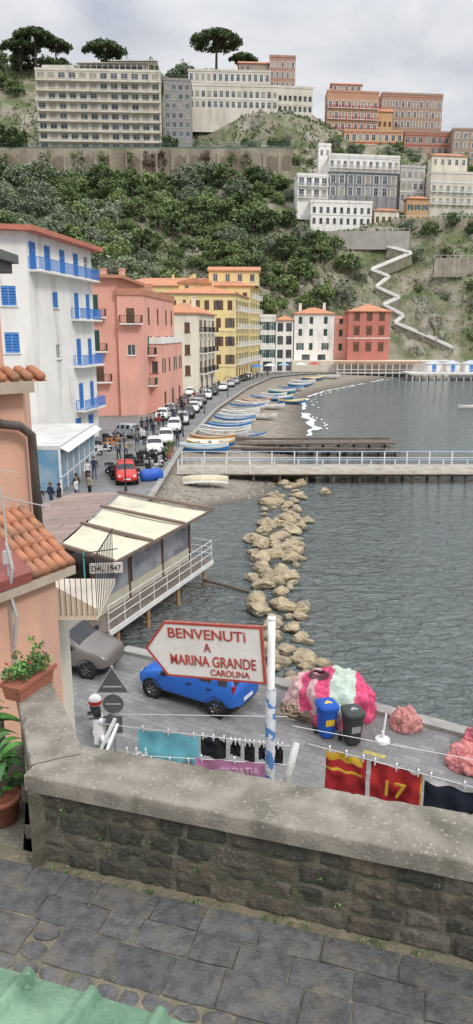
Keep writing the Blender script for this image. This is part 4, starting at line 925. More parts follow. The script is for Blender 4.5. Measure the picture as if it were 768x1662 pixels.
def rrail(b):
    for z in(.35,.68,1.0):b.tube([(-.1,-.1,z),(9.3,-.1,z)],.018,6);b.tube([(9.3,-.1,z),(9.3,2.5,z)],.018,6)
    for i in range(9):b.tube([(-.1+i*1.175,-.1,-.02),(-.1+i*1.175,-.1,1.02)],.022,6)
rp('railing',rrail,WHITEP)
rp('edge_beam',lambda b:b.box(-.2,9.3,-.2,-.152,-.2,.02),WHITEP)
for x in(.8,3.2,6.0,8.8):
    for y in(.1,3.5,7):rp('leg',lambda b:b.tube([(x,y,-4),(x,y,-.18)],.09,8),RUST)
    rp('joist',lambda b:b.beam((x,0.25,-.28),(x,7.2,-.28),.12,.18),WOODD)
for i in range(4):
    for j in range(2):
        def inter(b):
            x=1.5+i*2;y=2+j*1.6;b.box(x,x+.9,y,y+.8,.7,.74,0);b.box(x+.4,x+.5,y+.35,y+.45,0,.7,0)
        rp('table',inter,BROWNP)
rp('back_wall',lambda b:b.box(.6,9,6.9,7.0,0,2.7),mat('dark_interior',(.14,.10,.07)))
sb=ob('name_board',None,e,Matrix())
b=MB();b.box(0,1.2,-.03,.03,0,.38);Ms=Matrix.Translation((-5.38,24.7,2.42))@Matrix.Rotation(.12,4,'Z')
ob('board',b.mesh('board',mat('board_cream',(.66,.62,.54))),sb,Ms)
ob('lettering',text_mesh('DAL 1947',1.05,.22,IRON),sb,Ms@Matrix.Translation((.08,-.036,.08)))
b=MB();b.tube([(-5.6,24.78,0),(-5.6,24.78,3.2)],.03,6);ob('teal_pole',b.mesh('pole',TB),e)
b=MB();b.tube([(-7,24.9,2.95),(-4.4,25.1,3.25)],.02,6);ob('awning_rod',b.mesh('rod',IRON),e)
b=MB(RM);b.box(-.05,.05,.9,2.1,0,.95);b.box(-.05,.6,2.1,2.2,0,.95);ob('wooden_gate',b.mesh('gate',BROWNP),e)
mb=MB();mb.tube([(-1.6,33.3,-.9),(.6,32.2,-1.1)],.08,7);ob('mooring_beam',mb.mesh('beam',WOODD),label='dark floating timber beam beside the platform',cat='beam')
# ================================================================= QUAY ITEMS
def bin_(x,y,col,lidc,label,sg_):
    e=thing('wheelie_bin',label,'bin',TR(x,y,0,.25))
    b=MB();n_=24
    def ring(z,rx,ry):return [(rx*math.copysign(abs(math.cos(t))**.5,math.cos(t)),ry*math.copysign(abs(math.sin(t))**.5,math.sin(t)),z) for t in [2*pi*k/n_ for k in range(n_)]]
    rs=[ring(.05,.17,.19),ring(.1,.2,.22),ring(.88,.26,.29),ring(.89,.285,.315),ring(.95,.285,.315)]
    b.add([p for r in rs for p in r],[(i*n_+k,i*n_+(k+1)%n_,(i+1)*n_+(k+1)%n_,(i+1)*n_+k) for i in range(4) for k in range(n_)]+[tuple(range(n_))[::-1]])
    ob('body',b.mesh('body',col),e,local=True)
    b=MB();rs=[ring(.955,.295,.33),ring(.99,.295,.33),ring(1.04,.25,.28),ring(1.075,.14,.16),ring(1.08,.01,.01)]
    b.add([p for r in rs for p in r],[(i*n_+k,i*n_+(k+1)%n_,(i+1)*n_+(k+1)%n_,(i+1)*n_+k) for i in range(4) for k in range(n_)]);b.tube([(-.2,.36,.97),(.2,.36,.97)],.02,6);ob('lid',b.mesh('lid',lidc,True),e,local=True)
    for sx in(-.24,.24):
        b=MB();b.lathe((sx,.24,.1),(1,0,0),[(-.03,.001),(-.03,.1),(.03,.1),(.03,.001)],12);ob('wheel',b.mesh('wheel',BLACK),e,local=True)
    b=MB();b.add([(-.13,-.262,.45),(.13,-.262,.45),(.13,-.285,.66),(-.13,-.285,.66)],[(0,1,2,3)]);ob('sticker',b.mesh('sticker',sg_),e,local=True)
    b=MB();b.add([(0,-.2,1.066),(.12,-.08,1.082),(0,.04,1.090),(-.12,-.08,1.082)],[(0,1,2,3)]);ob('sticker',b.mesh('sticker',sg_),e,local=True)
bin_(2.52,17.8,mat('bin_blue',(.01,.09,.45)),mat('bin_blue',(.01,.09,.45)),'blue plastic bin with yellow sticker beside the nets',YELP)
bin_(3.18,17.45,mat('bin_black',(.035,.037,.038)),mat('lid_dark',(.05,.06,.055)),'black plastic bin with pale sticker beside the nets',mat('sticker_grey',(.3,.3,.3)))
def netmat(name,c,c2):return mat(name,c,c2,9,.95,1.0,40,speck=(tuple(x*.55 for x in c),45),lo=.42,hi=.58)
NP=netmat('net_pink',(.72,.10,.22),(.55,.06,.15));NG=netmat('net_pale_green',(.52,.62,.53),(.44,.54,.46));NW=netmat('net_dusty_pink',(.66,.44,.42),(.52,.32,.31));NB=netmat('net_brown',(.32,.24,.17),(.2,.15,.11))
def pile(x,y,sx,sy,sz,fn,label,mats,seed,rz=-.2,lump=.08):
    def f(c):
        d=1+lump*noise.noise(c*1.9+V((seed,0,0)))+lump*.5*noise.noise(c*5+V((0,seed,0)))+.012*noise.noise(c*16)
        q=max(0,c.z+.35)/1.35
        a=math.atan2(c.y,c.x)
        fold=1+.05*math.sin(a*15+c.z*4+seed+2*noise.noise(c*2))*(1-q)**.6
        base=1+.22*max(0,.35-q)
        return V((c.x*sx*d*fold*base,c.y*sy*d*fold*base,max(-.02,q**.85*sz*d*(1+.05*math.sin(a*7+5*q)))))
    me=blob(6 if sx>1 else 5,f)
    for m in mats:me.materials.append(m)
    for p in me.polygons:
        c=p.center;p.material_index=fn(c)
    return ob('fishing_net_pile',me,M=TR(x,y,0,rz),label=label,cat='fishing nets')
def nf(c):
    w=.16*noise.noise(c*2.5)+.04*noise.noise(c*9)
    k=c.x+w
    if c.z<.34+w and k<-.35:return 3
    if k<-.78:return 2
    if k<-.5:return 0
    if k<-.28 and c.z>.4:return 2
    if k<.12:return 0
    if .12<k<.78 and c.z>.62-.3*k+w:return 1
    if .30<k<.42:return 2
    return 0
pile(2.75,19.1,1.30,.92,1.3,nf,'large domed heap of pink and pale green fishing nets',[NP,NG,NW,NB],3,lump=.14)
pile(4.85,18.25,.40,.36,.6,lambda c:0,'small heap of dusty pink fishing net',[netmat('net_rose',(.58,.27,.25),(.44,.19,.17))],8,lump=.25)
pile(6.15,16.4,.60,.52,.5,lambda c:0,'pink fishing net heap on the quay edge',[netmat('net_rose2',(.60,.24,.23),(.46,.15,.15))],5,lump=.3)
pile(6.5,17.1,.38,.4,.6,lambda c:0,'red pink fishing net heap on the quay edge',[netmat('net_rose3',(.54,.15,.18),(.38,.1,.11))],6,lump=.3)
b=MB()
for r,z in((.30,0),(.25,.04),(.2,.08)):b.tube([(r*math.cos(t*pi/12),r*.8*math.sin(t*pi/12),z+.02*math.sin(t)) for t in range(25)],.025,6)
ob('rope_coil',b.mesh('rope',mat('dark_rope',(.10,.05,.06))),M=TR(2.4,18.95,1.27),label='coil of dark rope on top of the nets',cat='rope')
b=MB()
for k in range(4):
    pts_=[(1.35+.12*k+.25*math.sin(j*.7+k),18.45+.05*k+.18*math.cos(j*.9+k*2),.55-.05*j*.9+.02) for j in range(10)];b.tube(pts_,.018,5)
ob('loose_ropes',b.mesh('rope',mat('tan_rope',(.36,.28,.18))),label='tan ropes hanging over the side of the nets',cat='rope')
e=thing('umbrella_base','white parasol base with leaning pole','parasol base',TR(4.05,17.55,0));b=MB();b.lathe((0,0,0),(0,0,1),[(0,.22),(.08,.2),(.12,.06),(.3,.04),(.3,.001)],16);ob('base',b.mesh('base',WHITEP),e,local=True);b=MB();b.tube([(0,0,.1),(.10,.15,.75)],.03,8);ob('pole',b.mesh('pole',WHITEP),e,local=True)
b=MB();b.box(-.3,.3,-.09,.09,.004,.006);ob('road_marking',b.mesh('mark',mat('worn_yellow',(.5,.4,.1),(.3,.27,.12),8)),M=TR(3.7,16.9,0,-.5),label='worn yellow painted mark on the paving',cat='road marking',kind='structure')
e=thing('road_sign','grey metal back of three road signs on pole','road sign',TR(-3.24,16.9,0))
b=MB();b.tube([(0,0,0),(0,0,2.6)],.035,10);ob('pole',b.mesh('pole',STEEL),e,local=True)
SG=mat('sign_back',(.10,.105,.11),None,3,.5)
SGE=mat('sign_edge',(.4,.4,.4))
b=MB();b.add([(-.4,-.06,1.88),(.4,-.06,1.88),(0,-.06,2.58),(-.4,-.04,1.88),(.4,-.04,1.88),(0,-.04,2.58)],[(0,1,2),(5,4,3)]);b.add([(-.4,-.06,1.88),(.4,-.06,1.88),(0,-.06,2.58),(-.43,-.05,1.86),(.43,-.05,1.86),(0,-.05,2.61)],[(0,3,4,1),(1,4,5,2),(2,5,3,0)],1);b.box(-.25,.25,-.075,-.061,2.02,2.06,1);ob('triangle_plate',b.mesh('plate',[SG,SGE]),e,local=True)
b=MB();b.lathe((0,-.05,1.54),(0,1,0),[(-.012,.001),(-.012,.28),(.012,.28),(.012,.001)],28);b.lathe((0,-.05,1.54),(0,1,0),[(-.014,.275),(-.014,.295),(.012,.295)],28,1);b.box(-.2,.2,-.078,-.065,1.52,1.56,1);ob('round_plate',b.mesh('plate',[SG,SGE]),e,local=True)
b=MB();b.box(-.22,.22,-.06,-.04,.68,1.18);ob('square_plate',b.mesh('plate',SG),e,local=True)
# ================================================================= NEAR PINK HOUSE
e=thing('house','salmon pink house with terracotta eaves close to the terrace','house',TR(-4,9,0))
wl=MB()
poly=[(-4.6,5.1),(-2.36,8.75),(-3.7,12),(-6.5,10)]
for i in range(4):facade(wl,poly[i],poly[(i+1)%4],0,8.02,[])
up=[(-6,7.6),(-3.1,10.4),(-3.9,13.5),(-7,12)]
for i in range(4):facade(wl,up[i],up[(i+1)%4],7.5,10.3,[])
up2=[(-7,9.9),(-3.82,11.9),(-5.3,15),(-8,14)]
for i in range(4):facade(wl,up2[i],up2[(i+1)%4],9,11.9,[])
ob('wall',wl.mesh('wall',SALMON),e)
TL=mat('near_tile',(.54,.23,.12),(.38,.17,.10),5,.85,.3,12,stain=(.24,.16,.11),ss=4)
def tiles(name,P0,P1,up_,z0,z1,n,r=.08):
    b=MB();P0=V(P0);P1=V(P1);d=(P1-P0);
    for i in range(n):
        p=P0+d*((i+.5)/n);q=p+V(up_)
        for k in range(5):
            t0=k/5;t1=(k+1)/5+.03
            s0=V((p.x+(q.x-p.x)*t0,p.y+(q.y-p.y)*t0,z0+(z1-z0)*t0+.012));s1=V((p.x+(q.x-p.x)*t1,p.y+(q.y-p.y)*t1,z0+(z1-z0)*t1-.012))
            b.tube([s0,s1],[r*1.1,r*.92],12)
    a=P0;c=P1;u=V(up_)
    b.add([(a.x,a.y,z0-.06),(c.x,c.y,z0-.06),(c.x+u.x,c.y+u.y,z1-.06),(a.x+u.x,a.y+u.y,z1-.06)],[(0,1,2,3)])
    return ob(name,b.mesh('tiles',TL,True),e)
tiles('roof',(-2.50,8.25),(-2.12,8.86),(-.85,.85),8.08,8.60,5,.064)
b=MB();b.add([(-4.7,4.9,8.17),(-2.50,8.22,8.17),(-3.36,9.1,8.64),(-5.3,6.9,8.64)],[(0,1,2,3)]);b.add([(-4.7,4.9,8.17),(-2.50,8.22,8.17),(-2.50,8.22,8.05),(-4.7,4.9,8.05)],[(3,2,1,0)]);ob('roof_sheet',b.mesh('sheet',mat('maroon_sheet',(.30,.085,.07),(.21,.065,.055),3,.5)),e)
b=MB();b.beam((-4.65,4.95,7.98),(-2.18,8.9,7.98),.16,.11);ob('cornice',b.mesh('cornice',mat('pale_cornice',(.50,.42,.33),None,4,.9)),e)
b=MB();b.beam((-6.1,7.45,10.25),(-2.98,10.35,10.25),.3,.16);ob('upper_cornice',b.mesh('cornice',mat('pale_cornice',(.50,.42,.33),None,4,.9)),e)
tiles('roof_edge',(-4.6,8.7),(-2.72,10.4),(-.3,.45),10.38,10.48,13,.058)
b=MB();b.box(-8,-3.66,10.4,12.2,11.93,12.08);b.box(-8,-3.56,10.3,12.25,12.083,12.22);ob('upper_roof',b.mesh('slab',mat('grey_slab',(.16,.155,.15))),e)
b=MB();b.tube([(-3.55,9.75,10.15),(-3.5,9.75,9.95),(-3.3,9.95,9.75),(-3.1,10.15,9.7),(-2.98,10.28,9.55),(-2.98,10.3,9.2),(-2.98,10.32,7.6)],.065,12);ob('drain_pipe',b.mesh('pipe',mat('pipe_brown',(.10,.08,.07),None,4,.4),True),e)
b=MB();b.tube([(-2.72,8.0,6.8),(-2.70,8.0,8.9),(-2.78,8.02,9.75)],[.018,.014,.01],6);b.tube([(-3.3,8.1,9.25),(-2.1,7.9,9.05)],.008,5);b.tube([(-2.9,8,9.5),(-2.5,8,9.44)],.006,5);b.box(-2.75,-2.67,7.96,8.04,8.35,8.5);
for i in range(8):b.tube([(-3.2+i*.14,8.08-i*.02,9.235-i*.022-.1),(-3.2+i*.14,8.08-i*.02,9.235-i*.022+.1)],.004,4)
b.tube([(-2.70,7.98,8.6),(-2.64,7.95,8.3),(-2.71,7.98,8.0),(-2.64,7.96,7.7),(-2.7,7.98,7.3)],.02,6)
ob('antenna',b.mesh('antenna',mat('pale_metal',(.5,.5,.48))),e)
e=thing('stair_landing','cream stair landing with dark iron railing','staircase',TR(-2.9,11.5,0))
b=MB();b.box(-3.6,-2.35,11.2,13.0,6.28,6.38);b.box(-3.6,-3.3,11.4,13,0,6.28);b.add([(-3.4,11.19,6.38),(-2.34,11.19,6.38),(-2.34,11.19,6.48),(-3.4,11.19,7.1)],[(0,1,2,3)]);ob('landing',b.mesh('landing',CREAM),e)
b=MB()
for i in range(12):b.tube([(-3.4+i*.09,11.15,6.38),(-3.4+i*.09,11.15,7.4)],.007,5)
for i in range(12):b.tube([(-2.34,11.15+i*.15,6.38),(-2.34,11.15+i*.15,7.4)],.007,5)
b.tube([(-3.4,11.15,7.41),(-2.34,11.15,7.41),(-2.34,12.9,7.41)],.014,6);ob('railing',b.mesh('railing',IRON),e)
# ================================================================= TERRACE / FOREGROUND WALL
d=V((.958,-.286));n=V((-.286,-.958))
c0=V((-1.47,4.70))
def W2(u,v,z):q=c0+d*u+n*v;return V((q.x,q.y,z))
mb=MB();pp=[W2(-2.5,-.05,0),W2(6,-.05,0),W2(6,6,0),W2(-2.5,6,0)]
vs=[(p.x,p.y,0) for p in pp]+[(p.x,p.y,6.97) for p in pp];mb.add(vs,[(0,1,5,4),(1,2,6,5),(2,3,7,6),(3,0,4,7)]);
nu,nv=150,60;o_=len(mb.v)
for j in range(nv+1):
    for i in range(nu+1):
        u=-2.5+7.9*i/nu;v=-.05+3.5*j/nv;q=W2(u,v,7.008+.010*noise.fractal(V((u*5,v*5,0)),1,2,4));mb.v.append(tuple(q))
for j in range(nv):
    for i in range(nu):
        a=o_+j*(nu+1)+i;mb.f.append([a,a+nu+1,a+nu+2,a+1]);mb.m.append(0)
tp=[(-4.6,4.3),(-1.62,4.5),(-2.1,6.38),(-4.6,6.38)]
mb.add([(p[0],p[1],0) for p in tp]+[(p[0],p[1],6.99) for p in tp],[(4,5,6,7),(0,1,5,4),(1,2,6,5),(2,3,7,6),(3,0,4,7)],1)
JOINT=mat('sandy_joint',(.21,.175,.12),(.11,.11,.07),5,.95,.8,30,speck=((.28,.24,.17),40))
CONC=mat('worn_concrete',(.24,.22,.17),(.15,.14,.10),2.2,.92,.6,20,stain=(.09,.09,.05),ss=2,speck=((.3,.28,.23),30))
ob('terrace_ground',mb.mesh('terrace',[JOINT,CONC]),label='raised terrace ground with sandy mossy joints',cat='ground',kind='structure')
def bas(nm,k):return mat(nm,(.115*k,.113*k,.112*k),(.072*k,.071*k,.071*k),11,.8,.9,34,stain=(.15*k,.135*k,.11*k),ss=6,speck=((.165*k,.16*k,.155*k),70),lo=.4,hi=.6)
BAS=[bas('basalt_slab',.92),bas('basalt_slab_light',1.08),bas('basalt_slab_dark',.76)]
mb=MB();rd=random.Random(4)
def slab(poly,z,h=.03,ins=.010,mi=0):
    m=len(poly);c=sum((p for p in poly),V((0,0)))/m
    top=[c+(p-c)*(1-ins/max(.05,(p-c).length)) for p in poly];tz=z+rd.uniform(-.004,.003)
    mid=[c+(p-c)*.55 for p in top]
    P=[W2(p.x,p.y,z-.03) for p in poly]+[W2(p.x,p.y,tz+h-.006) for p in poly]+[W2(p.x,p.y,tz+h-.0015+rd.uniform(-.0015,.0015)) for p in top]+[W2(p.x,p.y,tz+h+rd.uniform(-.003,.002)) for p in mid]
    fs=[tuple(range(3*m,4*m))]
    for i in range(m):
        j=(i+1)%m;fs+=[(i,j,m+j,m+i),(m+i,m+j,2*m+j,2*m+i),(2*m+i,2*m+j,3*m+j,3*m+i)]
    mb.add(P,[f[::-1] for f in fs],mi)
v=.09;row=0
while v<3.4:
    hgt=rd.uniform(.20,.30);u=-.15+rd.uniform(-.3,0);row+=1
    while u<5.0:
        L=rd.uniform(.26,.52)
        vm=v+hgt/2
        cob=(u<1.75 and .72-.12*noise.noise(V((u*2,0,3)))<vm<1.5)
        mi=rd.choice((0,0,0,1,2))
        j=lambda:rd.uniform(-.02,.02)
        g=.004
        if cob:
            L=rd.uniform(.12,.22)
            for hh in (.27,.75):
                cu,cv=u+L/2,v+hgt*hh+rd.uniform(-.012,.012);ru,rv=L/2-.008,hgt/4-.006-rd.uniform(0,.012);an=rd.uniform(-.3,.3)
                pl_=[]
                for t in [k*pi/6 for k in range(12)]:
                    a_1=ru*math.copysign(abs(math.cos(t))**.8,math.cos(t))+j()*.4;b_1=rv*math.copysign(abs(math.sin(t))**.8,math.sin(t))+j()*.4
                    pl_.append(V((cu+a_1*math.cos(an)-b_1*math.sin(an),cv+a_1*math.sin(an)+b_1*math.cos(an))))
                slab(pl_,6.992,.028,.014,rd.choice((0,1,1)))
        else:
            q=[(u+g*2.4,v+g),(u+L/2,v+g*.7),(u+L-g*2.4,v+g),(u+L-g,v+g*3),(u+L-g*.8,v+hgt/2),(u+L-g,v+hgt-g*3),(u+L-g*2.4,v+hgt-g),(u+L/2,v+hgt-g*.8),(u+g*2.4,v+hgt-g),(u+g,v+hgt-g*3),(u+g*.8,v+hgt/2),(u+g,v+g*3)]
            jj=rd.uniform(-.010,.010)
            slab([V((a+j()*.3,b2+j()*.3+jj*(a-u)/L)) for a,b2 in q],6.999,.022,.006,mi)
        u+=L
    v+=hgt
ob('path',mb.mesh('path',BAS),label='dark basalt slab paving with sandy joints',cat='path',kind='structure')
e=thing('stone_wall','old stone parapet wall with worn pale coping','wall',TR(0,4.3,7))
STN=[mat('tuff_stone',(.12,.098,.07),(.055,.05,.038),7,.95,1.0,26,stain=(.15,.12,.08),ss=5,speck=((.17,.15,.12),40)),
 mat('dark_stone',(.080,.070,.054),(.038,.037,.028),7,.95,1.0,26,stain=(.06,.07,.033),ss=4,speck=((.13,.12,.10),40)),
 mat('pale_stone',(.155,.135,.105),(.085,.075,.058),7,.95,1.0,26,stain=(.08,.07,.05),ss=4,speck=((.21,.19,.16),40))]
MOR=mat('dark_mortar',(.15,.135,.10),(.065,.065,.042),6,.95,.8,25,stain=(.055,.065,.03),ss=2)
mb=MB();rd=random.Random(12)
z=6.99
rowsH=[.17,.14,.18,.16]
for rI,hh in enumerate(rowsH):
    u=-.05-rd.uniform(0,.2)
    while u<4.8:
        L=rd.uniform(.16,.40);nx_,nz_=10,7
        vs=[];mi=rd.choice((0,0,1,1,1,2))
        pr=rd.uniform(-.004,.014)
        for j2 in range(nz_+1):
            for i2 in range(nx_+1):
                a,b2=i2/nx_,j2/nz_
                uu=u+.008+(L-.016)*a;zz=z+.006+(hh-.012)*b2
                ed=min(a,1-a,b2*.7,(1-b2)*.7);fo=min(1,ed*11)**.8
                q=W2(uu+.026*noise.noise(V((uu*7,zz*7,1))),.0,zz+.024*noise.noise(V((uu*7,zz*7,5))))
                o=-.008+(pr+.014)*fo+.020*noise.fractal(V((uu*8,zz*8,0)),1,2,5)*(.4+.6*fo)
                vs.append((q.x+n.x*o,q.y+n.y*o,q.z))
        mb.add(vs,[(j2*(nx_+1)+i2,j2*(nx_+1)+i2+1,(j2+1)*(nx_+1)+i2+1,(j2+1)*(nx_+1)+i2) for j2 in range(nz_) for i2 in range(nx_)],mi)
        u+=L
    z+=hh
ob('masonry',mb.mesh('masonry',STN,True),e)
mb=MB();P=[W2(-.02,.0,0),W2(6,.0,0),W2(6,-.40,0),W2(-.02,-.40,0)]
vs=[(p.x,p.y,0) for p in P]+[(p.x,p.y,7.66) for p in P];mb.add(vs,[(0,4,5,1),(1,5,6,2),(2,6,7,3),(3,7,4,0),(4,7,6,5)])
LPp=[(-1.55,4.6),(-1.2,4.95),(-1.86,6.4),(-2.14,6.3)]
mb.add([(p[0],p[1],0) for p in LPp]+[(p[0],p[1],7.66) for p in LPp],[(0,1,5,4),(1,2,6,5),(2,3,7,6),(3,0,4,7),(4,5,6,7)])
ob('core',mb.mesh('core',MOR),e)
def coping(A,B,wA,wB,z0,z1,side,seg=110,jt=.8,off=0):
    A=V(A);B=V(B);dd=(B-A);L=dd.length;dd/=L;nn=V((-dd.y,dd.x))*side
    prof=[(0,0),(0,.5),(.002,.86),(.012,.965),(.035,.995),(.08,1.01),(.2,1.02),(.4,1.03),(.6,1.03),(.8,1.02),(.92,1.01),(.965,.995),(.988,.965),(.998,.86),(1,.5),(1,0)]
    mb=MB();m=len(prof);vs=[]
    for i in range(seg+1):
        t=i/seg;s=t*L;wd=wA+(wB-wA)*t
        k0=int((s+off)/jt);fr=((s+off)/jt)%1
        jd=.009 if fr*jt<.010 or (1-fr)*jt<.010 else 0
        st=.006*noise.noise(V((k0*3.7,1,1)))
        for (a,h) in prof:
            p=A+dd*s+nn*wd*a;zz=z0+(z1-z0)*h
            k=V((p.x*5,p.y*5,zz*5));rr=noise.fractal(k,1,2,5)*.005
            ed=(h in(.86,.965,.995));e_=.018*max(0,noise.noise(k*1.3)-.15)/.5 if ed else 0
            vs.append((p.x+nn.x*(e_ if a<.5 else -e_)+nn.x*rr*.6,p.y+nn.y*(e_ if a<.5 else -e_)+nn.y*rr*.6,zz+(rr+st)*(1 if h>.6 else 0)-jd*(h>.8)-e_))
    fs=[(i*m+k,i*m+k+1,(i+1)*m+k+1,(i+1)*m+k) for i in range(seg) for k in range(m-1)]
    fs+=[tuple(range(m)),tuple(range(seg*m,seg*m+m))[::-1]]
    mb.add(vs,fs);return mb
p0=W2(-.12,.05,0);p1=W2(5.6,.05,0)
ob('coping',coping((p0.x,p0.y),(p1.x,p1.y),.49,.51,7.64,7.78,1,330).mesh('coping',SAND,True),e)
ob('coping',coping((-1.58,4.80),(-2.20,6.35),.42,.32,7.645,7.786,-1,120,1.1,.3).mesh('coping',SAND,True),e)
# planter, plants
e=thing('flower_box','terracotta flower box with leafy plant on the wall','planter',TR(-1.92,5.98,7.79,1.18)@Matrix.Scale(.85,4))
b=MB();b.add([(-.27,-.1,0),(.27,-.1,0),(.27,.1,0),(-.27,.1,0),(-.3,-.12,.17),(.3,-.12,.17),(.3,.12,.17),(-.3,.12,.17)],[(0,3,2,1),(0,1,5,4),(1,2,6,5),(2,3,7,6),(3,0,4,7),(4,5,6,7)]);b.box(-.32,.32,-.14,-.115,.145,.19);b.box(-.32,.32,.115,.14,.145,.19);ob('pot',b.mesh('pot',TERRA),e,local=True)
rd=random.Random(6);b=MB()
for i in range(64):
    c=(rd.uniform(-.28,.28),rd.uniform(-.12,.14),.2+abs(rd.gauss(0,.10)));cloud(b,c,.055,14,.019,rd.choice((0,1,1)),rd)
for i in range(5):
    c=(rd.uniform(-.26,.26),rd.uniform(-.12,.12),.27+rd.random()*.12);cloud(b,c,.014,7,.012,2,rd)
ob('foliage',b.mesh('foliage',[LF,LFD,mat('flower_red',(.6,.03,.05))]),e,local=True)
def bigleaf(x,y,z,nl,ln,label,seed,pr=.15):
    e=thing('potted_plant',label,'plant',TR(x,y,z));rd=random.Random(seed);b=MB()
    for i in range(nl):
        az=rd.uniform(0,2*pi);el=rd.uniform(.3,1.35);L=ln*rd.uniform(.6,1);w=L*.13;base=V((rd.uniform(-.05,.05),rd.uniform(-.05,.05),.22+rd.uniform(0,.45)))
        dx=V((math.cos(az),math.sin(az),0));sd=V((-dx.y,dx.x,0));vs=[];
        for k in range(8):
            t=k/7;p=base+dx*L*t*math.cos(el)+V((0,0,L*(t*math.sin(el)-.6*t*t)));ww=w*math.sin(pi*min(1,t*.93+.05))**.8
            vs+=[p-sd*ww+V((0,0,ww*.35)),p,p+sd*ww+V((0,0,ww*.35))]
        b.add(vs,[(k*3+q,k*3+q+1,(k+1)*3+q+1,(k+1)*3+q) for k in range(7) for q in(0,1)],rd.choice((0,0,1)))
    ob('foliage',b.mesh('foliage',[mat('big_leaf',(.06,.19,.035),(.10,.27,.055),9,.4),mat('big_leaf_dark',(.03,.10,.025),(.045,.13,.03),9,.4)],True),e,local=True)
    b=MB();k=pr/.16;b.lathe((0,0,0),(0,0,1),[(0,.001),(0,.13*k),(.2,.16*k),(.2,.18*k),(.24,.18*k),(.24,.15*k),(.21,.14*k),(.21,.001)],20);ob('pot',b.mesh('pot',TERRA,True),e,local=True)
    b=MB()
    for i in range(3):b.tube([(0,0,.15),(rd.uniform(-.06,.06),rd.uniform(-.06,.06),.6)],.01,6)
    ob('stem',b.mesh('stem',BARK),e,local=True)
bigleaf(-1.98,5.2,7.0,44,.34,'leafy green plant in a terracotta pot',2)
bigleaf(-2.25,5.6,7.0,54,.44,'broad leaved green plant beside the wall',5)
bigleaf(-2.5,6.1,7.3,34,.42,'tall green potted plant near the pink house',9)
e=thing('plant_stand','low stone block carrying a potted plant','stand',TR(-2.5,6.1,7.0));b=MB();b.box(-.2,.2,-.2,.2,-.01,.3);ob('block',b.mesh('block',CONC),e,local=True)
rd=random.Random(16);b=MB()
for i in range(70):
    t=rd.random();c=(-1.74-.22*t-rd.uniform(-.05,.05),5.85+.75*t,7.72-abs(rd.gauss(0,.25)));cloud(b,c,.06,12,.018,rd.choice((0,1)),rd)
ob('ivy',b.mesh('ivy',[LF,LFD]),label='green ivy hanging over the outer wall',cat='ivy',kind='stuff')
b=MB()
for i in range(36):
    u=rd.uniform(0,4.5);q=W2(u,.06+rd.random()*.04,7.01+rd.random()*.02);cloud(b,q,.025,8,.010,rd.choice((0,1)),rd)
for i in range(24):
    u=rd.uniform(-.1,3.5);vv_=rd.uniform(.1,1.3);q=W2(u,vv_,7.018);cloud(b,q,.015,5,.006,rd.choice((0,1)),rd,.3)
for i in range(10):
    u=rd.uniform(0,4.5);q=W2(u,.03,7.1+rd.random()*.45);cloud(b,q,.03,9,.010,rd.choice((0,1)),rd)
ob('moss',b.mesh('moss',[LFD,LM]),label='tiny green weeds at the foot of the wall',cat='weeds',kind='stuff')
# ================================================================= GREEN ROOF
b=MB();A=V((-.95,1.62));Bq=V((.16,1.275));dd=(Bq-A);L=dd.length;dd/=L;nn=V((dd.y,-dd.x));N_=160
def hz(s):
    k=((s+.03)%.185)/.185;return .030*min(1,max(0,1.6-abs(k-.5)/.075))
vs=[]
for j in range(5):
    for i in range(N_+1):
        s=L*i/N_;p=A+dd*s+nn*(j*.22);vs.append((p.x,p.y,9.38+hz(s)+.04*j))
for i in range(N_+1):
    s=L*i/N_;p=A+dd*s;vs.append((p.x,p.y,9.37+hz(s)-.006))
m=N_+1;fs=[(j*m+i,j*m+i+1,(j+1)*m+i+1,(j+1)*m+i) for j in range(4) for i in range(N_)]+[(5*m+i,5*m+i+1,i+1,i) for i in range(N_)]
b.add(vs,fs)
ob('corrugated_roof',b.mesh('sheet',mat('green_sheet',(.16,.32,.19),(.24,.40,.265),4,.5,.3,60,stain=(.13,.24,.15),ss=8,speck=((.29,.42,.32),70)),True),label='pale green corrugated plastic roof sheet',cat='roof')
# ================================================================= SIGN
X=V((.943,-.334,.085)).normalized();Z=V((0,0,1));Y=Z.cross(X).normalized();Z=X.cross(Y)
SM=Matrix(((X.x,Y.x,Z.x,.235),(X.y,Y.y,Z.y,5.04),(X.z,Y.z,Z.z,8.345),(0,0,0,1)))
e=thing('direction_sign','white wooden arrow sign with red lettering on pole','sign',TR(.27,5.1,7.0))
BRD=mat('sign_white',(.78,.75,.70),(.70,.66,.60),5,.6,.1,30,speck=((.66,.62,.55),30));BRR=mat('sign_red',(.46,.06,.04),(.38,.05,.035),8,.6)
sh=[(0,0),(0,.475),(-.83,.475),(-1.02,.235),(-.84,0)]
b=MB(SM);b.add([(x,-.012,z) for x,z in sh]+[(x,.012,z) for x,z in sh],[(0,1,2,3,4)[::-1],(5,6,7,8,9)]+[(i,(i+1)%5,5+(i+1)%5,5+i) for i in range(5)]);ob('board',b.mesh('board',BRD),e)
b=MB(SM);ins=[(-.018,.018),(-.018,.457),(-.821,.457),(-.997,.236),(-.832,.018)]
b.add([(x,-.018,z) for x,z in sh]+[(x,-.018,z) for x,z in ins],[(i,5+i,5+(i+1)%5,(i+1)%5) for i in range(5)]);
b.add([(x*1.0,-.018,z) for x,z in sh]+[(x,.018,z) for x,z in sh],[(i,(i+1)%5,5+(i+1)%5,5+i) for i in range(5)]);ob('border',b.mesh('border',BRR),e)
